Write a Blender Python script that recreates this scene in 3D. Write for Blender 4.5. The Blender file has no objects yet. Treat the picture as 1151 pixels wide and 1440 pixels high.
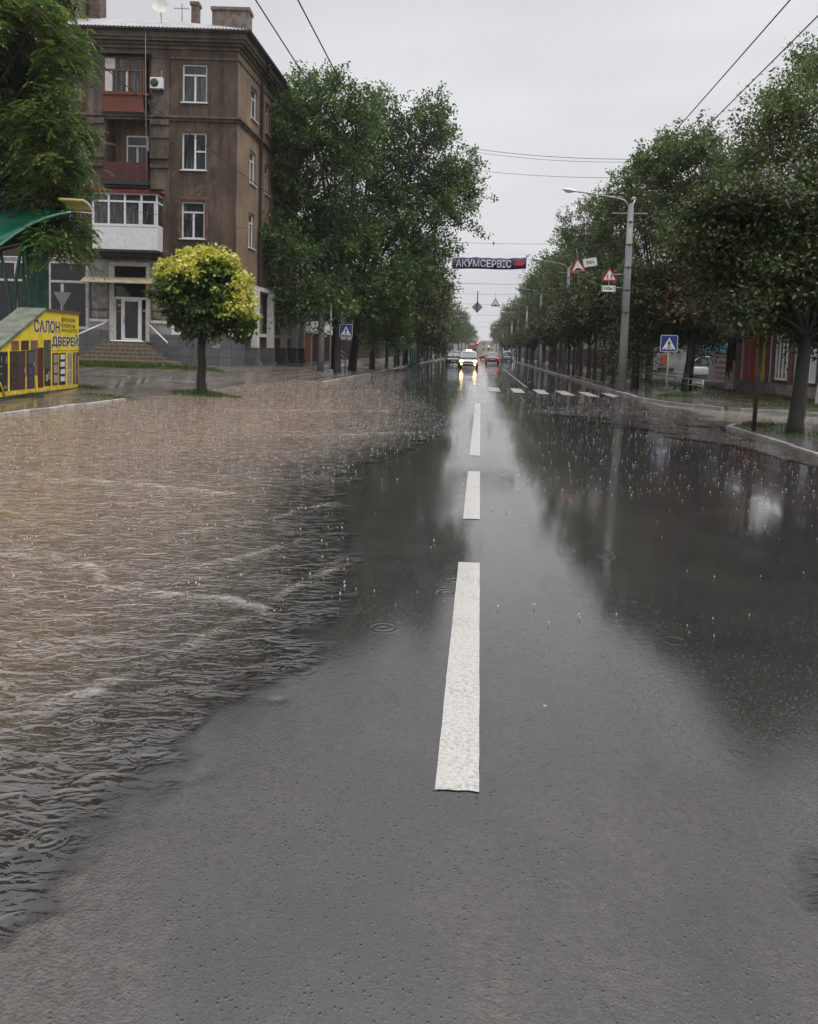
import bpy, bmesh, math, random
import numpy as np
from math import radians, sin, cos, pi, atan2, sqrt
from mathutils import Vector, Matrix
random.seed(7); rng = np.random.default_rng(7)
S = bpy.context.scene
COL = S.collection

# ------------------------------------------------------------------ camera
F, CX, CY = 1160.0, 575.5, 588.44
YAW, PITCH, ROLL, CAMH = radians(4.7937), radians(4.8), 0.03, 1.5
fw = Vector((-sin(YAW)*cos(PITCH), cos(YAW)*cos(PITCH), -sin(PITCH)))
rt0 = Vector((cos(YAW), sin(YAW), 0)); up0 = rt0.cross(fw)
rt = rt0*cos(ROLL)+up0*sin(ROLL); up = -rt0*sin(ROLL)+up0*cos(ROLL)
CAM = Vector((0, 0, CAMH))
cd = bpy.data.cameras.new('camera'); cam = bpy.data.objects.new('camera', cd); COL.objects.link(cam)
m = Matrix((rt, up, -fw)).transposed().to_4x4(); m.translation = CAM; cam.matrix_world = m
cd.lens = 29.0; cd.sensor_width = 36.0; cd.sensor_fit = 'AUTO'; cd.shift_y = (CY-720)/1440
cd.clip_start = 0.05; cd.clip_end = 6000
S.camera = cam

def at(px, py, Y):                      # point of the photograph at a given distance along the street
    d = fw + rt*((px-CX)/F) + up*((CY-py)/F)
    return CAM + d*(Y/d.y)
def sc(Y): return F/Y                   # pixels per metre there

# ------------------------------------------------------------------ helpers
def tag(o, label=None, cat=None, group=None, kind=None):
    if label: o['label'] = label
    if cat: o['category'] = cat
    if group: o['group'] = group
    if kind: o['kind'] = kind
    return o
def thing(name, label, cat, loc=(0, 0, 0), rz=0, group=None):
    o = bpy.data.objects.new(name, None); COL.objects.link(o)
    o.empty_display_size = .2
    o.location = loc; o.rotation_euler = (0, 0, rz)
    return tag(o, label, cat, group)
def copy_tree(o, parent=None):
    c = o.copy(); COL.objects.link(c); c.parent = parent
    for ch in list(o.children): copy_tree(ch, c)
    return c
def strip(o):
    for k in ('label', 'category', 'group'):
        if k in o: del o[k]

class MB:
    def __init__(s): s.v = []; s.f = []; s.sm = []
    def quad(s, a, b, c, d): n = len(s.v); s.v += [tuple(a), tuple(b), tuple(c), tuple(d)]; s.f.append((n, n+1, n+2, n+3)); s.sm.append(False); return s
    def poly(s, pts): n = len(s.v); s.v += [tuple(p) for p in pts]; s.f.append(tuple(range(n, n+len(pts)))); s.sm.append(False); return s
    def box(s, x0, x1, y0, y1, z0, z1, mp=None):
        if x0 > x1: x0, x1 = x1, x0
        if y0 > y1: y0, y1 = y1, y0
        if z0 > z1: z0, z1 = z1, z0
        n = len(s.v)
        c = [(x0,y0,z0),(x1,y0,z0),(x1,y1,z0),(x0,y1,z0),(x0,y0,z1),(x1,y0,z1),(x1,y1,z1),(x0,y1,z1)]
        s.v += [tuple(mp(*p)) if mp else p for p in c]
        for q in ((0,3,2,1),(4,5,6,7),(0,1,5,4),(1,2,6,5),(2,3,7,6),(3,0,4,7)): s.f.append(tuple(n+i for i in q)); s.sm.append(False)
        return s
    def prism(s, pts, h0, h1, mp=None):         # polygon (a,b) extruded between two third coordinates
        n = len(s.v); k = len(pts); mp = mp or (lambda a, b, c: (a, b, c))
        s.v += [tuple(mp(a, b, h0)) for a, b in pts] + [tuple(mp(a, b, h1)) for a, b in pts]
        s.f.append(tuple(range(n+k-1, n-1, -1))); s.f.append(tuple(range(n+k, n+2*k))); s.sm += [False]*2
        for i in range(k): j = (i+1) % k; s.f.append((n+i, n+j, n+k+j, n+k+i)); s.sm.append(False)
        return s
    def tube(s, path, rad, sides=8, cap=True):
        n0 = len(s.v); P = [Vector(p) for p in path]; k = len(P)
        if not hasattr(rad, '__len__'): rad = [rad]*k
        ref = Vector((0.13, 0.31, 1)).normalized()
        for i in range(k):
            t = (P[min(i+1, k-1)]-P[max(i-1, 0)])
            t = t.normalized() if t.length > 1e-9 else Vector((0, 0, 1))
            a = t.cross(Vector((1, 0.1, 0)) if abs(t.z) > .9 else Vector((0, 0, 1))).normalized(); b = t.cross(a)
            for j in range(sides):
                an = 2*pi*j/sides; s.v.append(tuple(P[i]+(a*cos(an)+b*sin(an))*rad[i]))
        for i in range(k-1):
            for j in range(sides):
                q = (j+1) % sides
                s.f.append((n0+i*sides+j, n0+i*sides+q, n0+(i+1)*sides+q, n0+(i+1)*sides+j)); s.sm.append(True)
        if cap:
            s.f.append(tuple(n0+j for j in range(sides-1, -1, -1))); s.f.append(tuple(n0+(k-1)*sides+j for j in range(sides))); s.sm += [False]*2
        return s
    def loft(s, rings, closed=True, cap=True, smooth=True):
        n0 = len(s.v); k = len(rings[0])
        for r in rings: s.v += [tuple(p) for p in r]
        for i in range(len(rings)-1):
            for j in range(k if closed else k-1):
                q = (j+1) % k
                s.f.append((n0+i*k+j, n0+i*k+q, n0+(i+1)*k+q, n0+(i+1)*k+j)); s.sm.append(smooth)
        if cap:
            s.f.append(tuple(n0+j for j in range(k-1, -1, -1))); s.f.append(tuple(n0+(len(rings)-1)*k+j for j in range(k))); s.sm += [False]*2
        return s
    def ball(s, c, r, seg=10, rings=6, sq=(1, 1, 1)):
        R = []
        for i in range(rings+1):
            th = pi*i/rings; rr = max(sin(th), .001)
            R.append([(c[0]+r*sq[0]*rr*cos(2*pi*j/seg), c[1]+r*sq[1]*rr*sin(2*pi*j/seg), c[2]+r*sq[2]*cos(th)) for j in range(seg)])
        return s.loft(R, cap=False)
    def build(s, name, mat, parent=None, bevel=0, fix=True):
        me = bpy.data.meshes.new(name); me.from_pydata(s.v, [], s.f)
        me.polygons.foreach_set('use_smooth', s.sm)
        if fix:
            bm = bmesh.new(); bm.from_mesh(me); bmesh.ops.recalc_face_normals(bm, faces=bm.faces)
            if bevel:
                ed = [e for e in bm.edges if len(e.link_faces) == 2 and e.calc_face_angle(0) > .6]
                bmesh.ops.bevel(bm, geom=ed, offset=bevel, segments=2, affect='EDGES', profile=.6)
            bm.to_mesh(me); bm.free()
        me.materials.append(mat); me.update()
        o = bpy.data.objects.new(name, me); COL.objects.link(o); o.parent = parent
        return o

def np_mesh(name, verts, faces, mat, parent=None, tint=None, smooth=False):
    """verts (n,3); faces (m,k) all of one size"""
    me = bpy.data.meshes.new(name); m_, k = faces.shape
    me.vertices.add(len(verts)); me.vertices.foreach_set('co', np.ascontiguousarray(verts, np.float32).ravel())
    me.loops.add(m_*k); me.loops.foreach_set('vertex_index', np.ascontiguousarray(faces, np.int32).ravel())
    me.polygons.add(m_); me.polygons.foreach_set('loop_start', np.arange(0, m_*k, k, dtype=np.int32))
    me.polygons.foreach_set('loop_total', np.full(m_, k, np.int32))
    if smooth: me.polygons.foreach_set('use_smooth', np.ones(m_, bool))
    me.update(calc_edges=True); me.validate()
    if tint is not None:
        dom = 'FACE' if len(tint) == m_ else 'POINT'
        a = me.attributes.new('tint', 'FLOAT', dom); a.data.foreach_set('value', np.ascontiguousarray(tint, np.float32))
    me.materials.append(mat)
    o = bpy.data.objects.new(name, me); COL.objects.link(o); o.parent = parent
    return o

def add_attr(o, name, vals):
    a = o.data.attributes.new(name, 'FLOAT', 'POINT'); a.data.foreach_set('value', np.ascontiguousarray(vals, np.float32))
    return o

# ------------------------------------------------------------------ materials
class NT:
    def __init__(s, name):
        s.m = bpy.data.materials.new(name); s.m.use_nodes = True; s.t = s.m.node_tree
        s.b = s.t.nodes['Principled BSDF']; s.out = s.t.nodes['Material Output']
    def n(s, typ, **kw):
        x = s.t.nodes.new(typ)
        for k, v in kw.items(): setattr(x, k, v)
        return x
    def l(s, a, b): s.t.links.new(a, b)
    def pos(s): return s.n('ShaderNodeNewGeometry').outputs['Position']
    def obj(s): return s.n('ShaderNodeTexCoord').outputs['Object']
    def map(s, v, scale=(1, 1, 1), rot=(0, 0, 0), loc=(0, 0, 0)):
        x = s.n('ShaderNodeMapping'); x.inputs['Scale'].default_value = scale; x.inputs['Rotation'].default_value = rot; x.inputs['Location'].default_value = loc
        s.l(v, x.inputs['Vector']); return x.outputs[0]
    def noise(s, v, scale, detail=3, rough=.55, dist=0):
        x = s.n('ShaderNodeTexNoise'); x.inputs['Scale'].default_value = scale; x.inputs['Detail'].default_value = detail
        x.inputs['Roughness'].default_value = rough; x.inputs['Distortion'].default_value = dist
        s.l(v, x.inputs['Vector']); return x.outputs['Fac']
    def voro(s, v, scale, feature='F1', out='Distance'):
        x = s.n('ShaderNodeTexVoronoi', feature=feature); x.inputs['Scale'].default_value = scale
        s.l(v, x.inputs['Vector']); return x.outputs[out]
    def ramp(s, f, stops):
        x = s.n('ShaderNodeValToRGB'); e = x.color_ramp.elements
        while len(e) < len(stops): e.new(.5)
        for i, (p, c) in enumerate(stops):
            e[i].position = p; e[i].color = (*c, 1) if hasattr(c, '__len__') else (c, c, c, 1)
        s.l(f, x.inputs[0]); return x.outputs[0]
    def rng(s, f, a, b, c, d):
        x = s.n('ShaderNodeMapRange'); s.l(f, x.inputs[0])
        for i, v in enumerate((a, b, c, d)): x.inputs[i+1].default_value = v
        return x.outputs[0]
    def math(s, op, a, b=None):
        x = s.n('ShaderNodeMath', operation=op)
        for i, v in enumerate((a, b)):
            if v is None: continue
            if isinstance(v, (int, float)): x.inputs[i].default_value = v
            else: s.l(v, x.inputs[i])
        return x.outputs[0]
    def mix(s, f, a, b):
        x = s.n('ShaderNodeMix', data_type='RGBA')
        for i, v in ((0, f), (6, a), (7, b)):
            if isinstance(v, (int, float)): x.inputs[i].default_value = v
            elif isinstance(v, tuple): x.inputs[i].default_value = (*v, 1)
            else: s.l(v, x.inputs[i])
        return x.outputs[2]
    def bump(s, h, strength, dist, normal=None):
        x = s.n('ShaderNodeBump'); x.inputs['Distance'].default_value = dist
        if isinstance(strength, (int, float)): x.inputs['Strength'].default_value = strength
        else: s.l(strength, x.inputs['Strength'])
        s.l(h, x.inputs['Height'])
        if normal: s.l(normal, x.inputs['Normal'])
        return x.outputs[0]
    def set(s, **kw):
        for k, v in kw.items():
            i = s.b.inputs[k.replace('_', ' ')]
            if hasattr(v, 'node') or isinstance(v, bpy.types.NodeSocket): s.l(v, i)
            elif isinstance(v, tuple) and len(v) == 3: i.default_value = (*v, 1)
            else: i.default_value = v
        return s
MATS = {}
def M(name, c, rough=.55, var=.15, scale=6, metal=0, coat=0, bump=0, c2=None):
    """plain weathered paint, plaster or metal with a little mottling"""
    if name in MATS: return MATS[name]
    t = NT(name); p = t.obj()
    f = t.noise(p, scale, 5, .6)
    d = c2 or tuple(x*(1-2*var) for x in c); e = tuple(min(1, x*(1+var)) for x in c)
    t.set(Base_Color=t.ramp(f, [(.3, d), (.6, e)]), Roughness=rough, Metallic=metal, Coat_Weight=coat, Coat_Roughness=.08)
    if bump: t.set(Normal=t.bump(f, bump, .02))
    MATS[name] = t.m; return t.m
def emit(name, c, strength):
    t = NT(name); t.set(Base_Color=c, Emission_Color=c, Emission_Strength=strength); return t.m

def plaster(name, c1, c2, c3, streak=1.0):
    t = NT(name); p = t.pos()
    big = t.noise(p, .55, 4, .6); fine = t.noise(p, 9, 4, .6)
    run = t.noise(t.map(p, (2.2, 2.2, .22)), 1.6, 5, .65)
    col = t.ramp(big, [(.36, c1), (.5, c2), (.64, c3)])
    col = t.mix(t.rng(run, .46, .66, 0, .85*streak), col, tuple(x*.32 for x in c1))
    patch = t.noise(t.map(p, (1.3, 1.3, .8)), 1.1, 3, .5, 1.2); col = t.mix(t.rng(patch, .6, .63, 0, .45*streak), col, tuple(x*1.25 for x in c3))
    col = t.mix(t.rng(fine, .35, .7, 0, .35), col, tuple(x*.7 for x in c2))
    t.set(Base_Color=col, Roughness=.75, Normal=t.bump(fine, .35, .015)); return t.m

m_wall = plaster('brown_plaster', (.056, .036, .024), (.082, .054, .036), (.13, .09, .062))
m_wall2 = plaster('ochre_plaster', (.17, .115, .072), (.23, .16, .105), (.29, .21, .14), .6)
m_corn = plaster('cornice_plaster', (.075, .055, .04), (.125, .095, .07), (.17, .135, .10))
m_stone = plaster('buff_stone', (.12, .10, .08), (.2, .165, .13), (.25, .21, .17), .7)
t = NT('grey_plinth_tile'); p = t.obj()
br = t.n('ShaderNodeTexBrick'); br.offset = 0
for k, v in (('Scale', 1), ('Mortar Size', .012), ('Brick Width', .62), ('Row Height', .42)): br.inputs[k].default_value = v
br.inputs['Color1'].default_value = (.105, .11, .12, 1); br.inputs['Color2'].default_value = (.135, .14, .15, 1); br.inputs['Mortar'].default_value = (.035, .035, .037, 1)
t.l(t.map(p, rot=(pi/2, 0, 0)), br.inputs['Vector'])
t.set(Base_Color=t.mix(t.rng(t.noise(p, 2.5, 5), .4, .7, 0, .5), br.outputs[0], (.07, .072, .08)), Roughness=.4); m_plinth = t.m
m_greyren = M('grey_render', (.27, .265, .27), .7, .2, 2.2)
m_white = M('white_plastic', (.72, .72, .73), .35, .05)
m_offw = M('offwhite_paint', (.55, .53, .49), .5, .1, 8)
m_beam = M('old_white_paint', (.5, .48, .44), .6, .18, 9)
m_redwood = M('red_boards', (.14, .032, .016), .5, .25, 12)
m_redpan = M('dark_red_sheet', (.075, .016, .013), .45, .25, 9)
m_brownwood = M('brown_wood', (.11, .045, .022), .5, .2, 12)
m_dark = M('dark_metal', (.025, .025, .027), .45, .2)
m_black = M('black_paint', (.012, .012, .013), .4, .1)
m_wine2b = M('weathered_grey_boards', (.07, .07, .068), .6, .3, 4)
m_rust = M('rusty_pipe', (.045, .026, .02), .5, .3, 10)
m_conc = plaster('concrete', (.2, .195, .19), (.27, .265, .26), (.33, .325, .315), .5)
m_kerb = plaster('kerb_stone', (.17, .16, .15), (.25, .24, .22), (.36, .35, .33), .3)
m_step = M('yellow_grey_step_tile', (.2, .165, .12), .5, .22, 14)
m_galv = M('galvanised_steel', (.3, .31, .32), .4, .12, 15, .6)
m_signb = M('sign_blue', (.016, .04, .22), .35, .06)
m_signw = M('sign_white', (.75, .75, .75), .35, .05)
m_signr = M('sign_red', (.5, .03, .025), .35, .08)
m_signback = M('sign_grey_back', (.24, .25, .26), .45, .1, 20)
t = NT('window_glass'); p = t.pos()
cu = t.noise(t.map(p, (9, 9, .6)), 1.3, 3)
t.set(Base_Color=t.ramp(cu, [(.42, (.018, .021, .024)), (.56, (.05, .055, .06)), (.72, (.16, .165, .17))]), Roughness=.04, IOR=1.5); m_glass = t.m
t = NT('dark_glass'); t.set(Base_Color=(.014, .015, .016), Roughness=.05); m_dglass = t.m
t = NT('car_glass'); t.set(Base_Color=(.05, .07, .075), Roughness=.05, Coat_Weight=1.0); m_cglass = t.m
t = NT('corrugated_slate'); p = t.obj()
t.set(Base_Color=t.ramp(t.noise(p, 1.2, 5), [(.3, (.22, .22, .225)), (.65, (.4, .4, .41))]), Roughness=.5); m_slate = t.m
t = NT('brick_orange'); p = t.obj()
t.set(Base_Color=t.ramp(t.noise(p, 7, 4), [(.3, (.22, .06, .028)), (.65, (.34, .1, .045))]), Roughness=.6); m_orange = t.m
t = NT('green_polycarbonate'); p = t.obj()
tr = t.n('ShaderNodeBsdfTranslucent'); tr.inputs[0].default_value = (.01, .3, .16, 1)
t.set(Base_Color=t.ramp(t.noise(t.map(p, (1, 6, 1)), 1.5, 3), [(.35, (.006, .13, .085)), (.62, (.02, .3, .19))]), Roughness=.16, Coat_Weight=.6)
mx = t.n('ShaderNodeMixShader'); mx.inputs[0].default_value = .4
t.l(t.b.outputs[0], mx.inputs[1]); t.l(tr.outputs[0], mx.inputs[2]); t.l(mx.outputs[0], t.out.inputs[0]); m_green = t.m
m_greenp = M('dark_green_paint', (.008, .05, .034), .4, .2)
m_greenw = M('green_wall_sheet', (.014, .085, .06), .4, .3, 3)
t = NT('bark'); p = t.obj(); f = t.noise(t.map(p, (1, 1, .18)), 16, 6, .65)
t.set(Base_Color=t.ramp(f, [(.35, (.007, .006, .005)), (.65, (.026, .021, .017))]), Roughness=.6, Normal=t.bump(f, .9, .04)); m_bark = t.m
m_lime = M('whitewash', (.36, .34, .31), .7, .3, 7)

def leafmat(name, cols, gloss=.38, trans=.35):
    t = NT(name); a = t.n('ShaderNodeAttribute', attribute_name='tint').outputs['Fac']
    c = t.ramp(a, [(i/(len(cols)-1), k) for i, k in enumerate(cols)])
    t.set(Base_Color=c, Roughness=gloss)
    tr = t.n('ShaderNodeBsdfTranslucent'); t.l(c, tr.inputs[0])
    mx = t.n('ShaderNodeMixShader'); mx.inputs[0].default_value = trans
    t.l(t.b.outputs[0], mx.inputs[1]); t.l(tr.outputs[0], mx.inputs[2]); t.l(mx.outputs[0], t.out.inputs[0]); return t.m
l_poplar = leafmat('leaf_poplar', [(0.033, 0.066, 0.019), (0.055, 0.108, 0.026), (0.092, 0.158, 0.035), (0.156, 0.22, 0.053)])
l_maple = leafmat('leaf_maple', [(0.014, 0.033, 0.008), (0.026, 0.05, 0.012), (0.047, 0.072, 0.017), (0.079, 0.09, 0.02), (0.086, 0.057, 0.017)])
l_brown = leafmat('leaf_maple_turning', [(.05, .045, .014), (.08, .06, .02), (.12, .075, .025), (.13, .06, .022), (.07, .08, .02)])
l_acacia = leafmat('leaf_acacia', [(0.039, 0.071, 0.02), (0.068, 0.11, 0.029), (0.116, 0.166, 0.04), (0.194, 0.228, 0.055)])
l_sophora = leafmat('leaf_sophora', [(0.034, 0.07, 0.019), (0.062, 0.124, 0.028), (0.116, 0.202, 0.039), (0.202, 0.264, 0.054), (0.295, 0.171, 0.046)])
l_yellow = leafmat('leaf_yellow_maple', [(.035, .07, .016), (.08, .13, .022), (.19, .26, .03), (.43, .46, .06), (.64, .6, .12)], .4, .35)
l_grass = leafmat('grass_blade', [(.04, .07, .015), (.06, .12, .02), (.1, .17, .03), (.14, .15, .05)])
l_lawn = leafmat('lawn_blade', [(.035, .04, .012), (.06, .065, .02), (.08, .08, .028), (.1, .085, .035)])

# ------------------------------------------------------------------ world, light, view
W = bpy.data.worlds.new('World'); S.world = W; W.use_nodes = True
nt = W.node_tree; bg = nt.nodes['Background']; bg.inputs[1].default_value = .1
def wn(typ, **kw):
    x = nt.nodes.new(typ)
    for k, v in kw.items(): setattr(x, k, v)
    return x
SUN_EL, SUN_AZ = radians(58), radians(115)
sky = wn('ShaderNodeTexSky'); sky.sky_type = 'NISHITA'; sky.sun_disc = False; sky.sun_elevation = SUN_EL; sky.sun_rotation = SUN_AZ
hs = wn('ShaderNodeHueSaturation'); hs.inputs['Saturation'].default_value = .12; nt.links.new(sky.outputs[0], hs.inputs['Color'])
tc = wn('ShaderNodeTexCoord'); sx = wn('ShaderNodeSeparateXYZ'); nt.links.new(tc.outputs['Generated'], sx.inputs[0])
mp = wn('ShaderNodeMapping'); mp.inputs['Scale'].default_value = (1, 1, 2.6); nt.links.new(tc.outputs['Generated'], mp.inputs[0])
no = wn('ShaderNodeTexNoise'); no.inputs['Scale'].default_value = 2.1; no.inputs['Detail'].default_value = 3; no.inputs['Roughness'].default_value = .45; nt.links.new(mp.outputs[0], no.inputs['Vector'])
mr = wn('ShaderNodeMapRange', interpolation_type='SMOOTHSTEP'); nt.links.new(sx.outputs[2], mr.inputs[0])
for i, v in enumerate((.5, .97, 7.0, 19.0)): mr.inputs[i+1].default_value = v
nr = wn('ShaderNodeMapRange'); nt.links.new(no.outputs['Fac'], nr.inputs[0])
for i, v in enumerate((.32, .68, .8, 1.08)): nr.inputs[i+1].default_value = v
mu = wn('ShaderNodeMath', operation='MULTIPLY'); nt.links.new(mr.outputs[0], mu.inputs[0]); nt.links.new(nr.outputs[0], mu.inputs[1])
cv = wn('ShaderNodeVectorMath', operation='SCALE'); cv.inputs[0].default_value = (.985, .985, 1.02); nt.links.new(mu.outputs[0], cv.inputs['Scale'])
mxw = wn('ShaderNodeMix', data_type='RGBA'); mxw.inputs[0].default_value = .9
nt.links.new(hs.outputs[0], mxw.inputs[6]); nt.links.new(cv.outputs[0], mxw.inputs[7]); nt.links.new(mxw.outputs[2], bg.inputs[0])
sl = bpy.data.lights.new('sun', 'SUN'); sl.energy = 1.5; sl.angle = radians(40); sl.color = (1, .97, .93)
so = bpy.data.objects.new('sun', sl); COL.objects.link(so)
sd = Vector((sin(SUN_AZ)*cos(SUN_EL), cos(SUN_AZ)*cos(SUN_EL), sin(SUN_EL)))
so.rotation_euler = sd.to_track_quat('Z', 'Y').to_euler(); so.location = (20, -20, 40)
S.view_settings.view_transform = 'Standard'; S.view_settings.look = 'None'; S.view_settings.gamma = 1; S.view_settings.exposure = 0.25
S.render.engine = 'CYCLES'
cy = S.cycles; cy.use_denoising = True; cy.max_bounces = 6; cy.diffuse_bounces = 3; cy.glossy_bounces = 3; cy.transmission_bounces = 3
cy.volume_bounces = 0; cy.transparent_max_bounces = 6; cy.caustics_reflective = False; cy.caustics_refractive = False; cy.sample_clamp_indirect = 4
cy.use_adaptive_sampling = True; cy.adaptive_threshold = .02

# ------------------------------------------------------------------ ground, road, water
KX = 5.73
def ss(a, b, x):
    t = np.clip((np.asarray(x, float)-a)/(b-a), 0, 1); return t*t*(3-2*t)
def road_z(x): return -.018*np.abs(x)
def ground_z(x, y):
    x = np.asarray(x, float); y = np.asarray(y, float)
    z = np.where(np.abs(x) < KX, -.018*np.abs(x)-.03, -.105)
    s = ss(7.2, 11.6, -x)
    z = np.where(x < -KX, -.105+s*(.2+.36*ss(22, 36, y)), z)
    z = z+np.where(x < 0, .1*np.exp(-((x+8.15)**2+(y-23.6)**2)/.9), 0)
    z = z+np.where((x < -KX) & (y > 33.5), .12*ss(33.4, 35.5, y)*ss(5.9, 6.6, -x)*(1-s), 0)
    return z
def gz(x, y): return float(ground_z(x, y))
def grid(xs, ys, zf):
    X, Y = np.meshgrid(xs, ys); Z = zf(X, Y); v = np.stack([X, Y, Z], -1).reshape(-1, 3)
    nx, ny = len(xs), len(ys); i = (np.arange(ny-1)[:, None]*nx+np.arange(nx-1)[None]).ravel()
    return v, np.stack([i, i+1, i+nx+1, i+nx], 1)
def vnoise(x, y, s, seed):                       # smooth value noise for shapes
    r = np.random.default_rng(seed).random((64, 64)); x = np.asarray(x)*s; y = np.asarray(y)*s
    i = np.floor(x).astype(int); j = np.floor(y).astype(int); u = x-i; v = y-j; u = u*u*(3-2*u); v = v*v*(3-2*v)
    g = lambda a, b: r[a % 64, b % 64]
    return (g(i, j)*(1-u)+g(i+1, j)*u)*(1-v)+(g(i, j+1)*(1-u)+g(i+1, j+1)*u)*v

def wet(name, cols, scale, rough, coat_r, film, litter=False, pave=None):
    """a surface under a film of rain water: coat = the water, base = the ground itself"""
    t = NT(name); p = t.pos()
    big = t.noise(p, .5, 4, .55); mid = t.noise(p, scale, 5, .65); fine = t.noise(p, 90, 2, .6)
    col = t.ramp(mid, [(.3, cols[0]), (.52, cols[1]), (.72, cols[2])])
    gv = t.math('ADD', 0, 0) if 0 else None
    gr = t.voro(p, 105); g2 = t.voro(p, 105, out='Color'); col = t.mix(t.rng(t.noise(p, 210, 2, .7),   .4, .65, 0, .45), col, tuple(x*1.9 for x in cols[2]))
    sepc = t.n('ShaderNodeSeparateColor'); t.l(g2, sepc.inputs[0])
    pale = t.math('MULTIPLY', t.rng(sepc.outputs[0], .5, 1, 0, 1), t.rng(gr, .2, .55, 1, 0))
    col = t.mix(t.math('MULTIPLY', pale, t.rng(t.noise(p, 2.6, 4, .6), .35, .65, .2, .8)), col, tuple(min(1, x*2.6) for x in cols[2]))
    if litter:
        lt = t.voro(p, 7.5); lc = t.voro(p, 7.5, out='Color'); sl_ = t.n('ShaderNodeSeparateColor'); t.l(lc, sl_.inputs[0])
        f = t.math('MULTIPLY', t.rng(sl_.outputs[1], .965, .975, 0, 1), t.rng(lt, .05, .075, 1, 0))
        col = t.mix(f, col, (.4, .33, .24))
    dry = t.rng(t.noise(t.map(p, (1, .45, 1)), .9, 5, .65), .44, .64, 0, 1)     # places where the stones stand out of the film
    near = t.rng(p_y(t, p), 1.2, 4.2, 1, .08)
    dry = t.math('MULTIPLY', dry, near)
    if name == 'wet_asphalt': col = t.mix(t.math('MULTIPLY', dry, t.rng(t.noise(p, 34, 4, .7), .35, .65, .25, 1)), col, (.115, .1, .084))
    h = t.math('ADD', t.math('MULTIPLY', gr, -1), t.math('MULTIPLY', fine, .5))
    base_n = t.bump(h, .55, .006)
    # stones and rain dimples breaking the film
    sp = t.voro(t.map(p, (1, .8, 1)), 66); spc = t.voro(t.map(p, (1, .8, 1)), 66, out='Color'); ssp = t.n('ShaderNodeSeparateColor'); t.l(spc, ssp.inputs[0])
    thr = t.rng(t.noise(p, 1.1, 3), .35, .65, .95, .5)
    on = t.math('GREATER_THAN', ssp.outputs[0], thr)
    dots = t.math('MULTIPLY', t.math('MULTIPLY', on, t.rng(sp, .1, .34, 1, 0)), t.rng(p_y(t, p), 2.6, 7, .9, .15))
    s2 = t.voro(p, 150); c2_ = t.voro(p, 150, out='Color'); q2 = t.n('ShaderNodeSeparateColor'); t.l(c2_, q2.inputs[0])
    grit = t.math('MULTIPLY', t.math('MULTIPLY', t.rng(q2.outputs[1], .45, 1, 0, 1), t.rng(s2, .1, .5, 1, 0)), t.rng(p_y(t, p), 1.8, 4.5, .5, .01))
    rw = t.noise(t.map(p, (1, .6, 1)), 26, 3, .6, .4)
    hh = t.math('ADD', t.math('ADD', dots, grit), t.math('MULTIPLY', rw, .22))
    hh = t.math('ADD', hh, t.math('MULTIPLY', t.math('MULTIPLY', h, dry), 1.3)); hh = t.math('ADD', hh, t.math('MULTIPLY', t.noise(p, 120, 3, .7), t.rng(p_y(t, p), 1.8, 6, .16, .01)))
    # rings of falling drops
    rv = t.voro(t.map(p, (1, 1, 1)), 2.6); rc = t.voro(p, 2.6, out='Color'); src = t.n('ShaderNodeSeparateColor'); t.l(rc, src.inputs[0])
    ring = t.math('MULTIPLY', t.math('SINE', t.math('MULTIPLY', rv, 62)), t.rng(rv, .05, .3, 1, 0))
    ring = t.math('MULTIPLY', ring, t.math('GREATER_THAN', src.outputs[0], .55))
    hh = t.math('ADD', hh, t.math('MULTIPLY', ring, .3))
    t.set(Base_Color=col, Roughness=rough, Normal=base_n, Specular_IOR_Level=.06, Coat_Weight=t.rng(dry, 0, 1, 1, film), Coat_IOR=1.85,
          Coat_Roughness=t.math('ADD', t.math('MULTIPLY', dry, .22), t.math('MULTIPLY', t.rng(t.noise(t.map(p, (1.5, .06, 1)), 1.6, 4, .6), .35, .68, .5, 1.9), coat_r)), Coat_Normal=t.bump(hh, t.rng(p_y(t, p), 3, 14, .5, .22), .0035))
    return t.m
def p_y(t, p):
    x = t.n('ShaderNodeSeparateXYZ'); t.l(p, x.inputs[0]); return x.outputs[1]
m_road = wet('wet_asphalt', [(.008, .008, .0084), (.013, .0128, .0125), (.027, .025, .022)], 2.2, .55, .06, .5, True)
m_ground = wet('wet_muddy_pavement', [(.045, .036, .028), (.08, .065, .051), (.135, .113, .093)], 1.3, .6, .2, .9, True)
m_lane = wet('wet_pale_paving', [(.12, .105, .09), (.19, .17, .145), (.27, .245, .21)], 1.6, .5, .1, .5)
m_pave = wet('wet_grey_paving', [(.045, .042, .04), (.075, .07, .066), (.12, .11, .1)], 1.4, .5, .1, .5, True)
m_lawnsoil = wet('lawn_soil', [(.03, .03, .014), (.045, .042, .02), (.06, .052, .028)], 2, .8, .3, .1)

xs = np.concatenate([np.array([-260, -160, -100, -60, -40, -30, -25]), np.arange(-22, -5.7, .3), [-5.75, -5.7], np.arange(-5, 5.1, 1), [5.7, 5.75, 8, 12, 20, 40, 80, 160, 260]])
ys = np.concatenate([[-40, -10], np.arange(-4, 60, .5), np.arange(60, 120, 4), [150, 200, 300, 500, 800, 1100]])
v, f = grid(xs, ys, ground_z); tag(np_mesh('ground', v, f, m_ground, smooth=True), 'wet muddy ground and pavement beside the road', kind='structure')
xs = np.concatenate([[-KX], np.arange(-5.5, 5.6, .5), [KX]]); ys = np.concatenate([np.arange(-4, 40, .5), np.arange(40, 200, 5), [200, 300, 450, 700, 1090]])
v, f = grid(xs, ys, lambda X, Y: road_z(X)+.008*(vnoise(X, Y, .8, 3)-.5)*ss(.4, 1, np.abs(X)))
road = tag(np_mesh('road', v, f, m_road, smooth=True), 'straight wet asphalt street', kind='structure')

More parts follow.
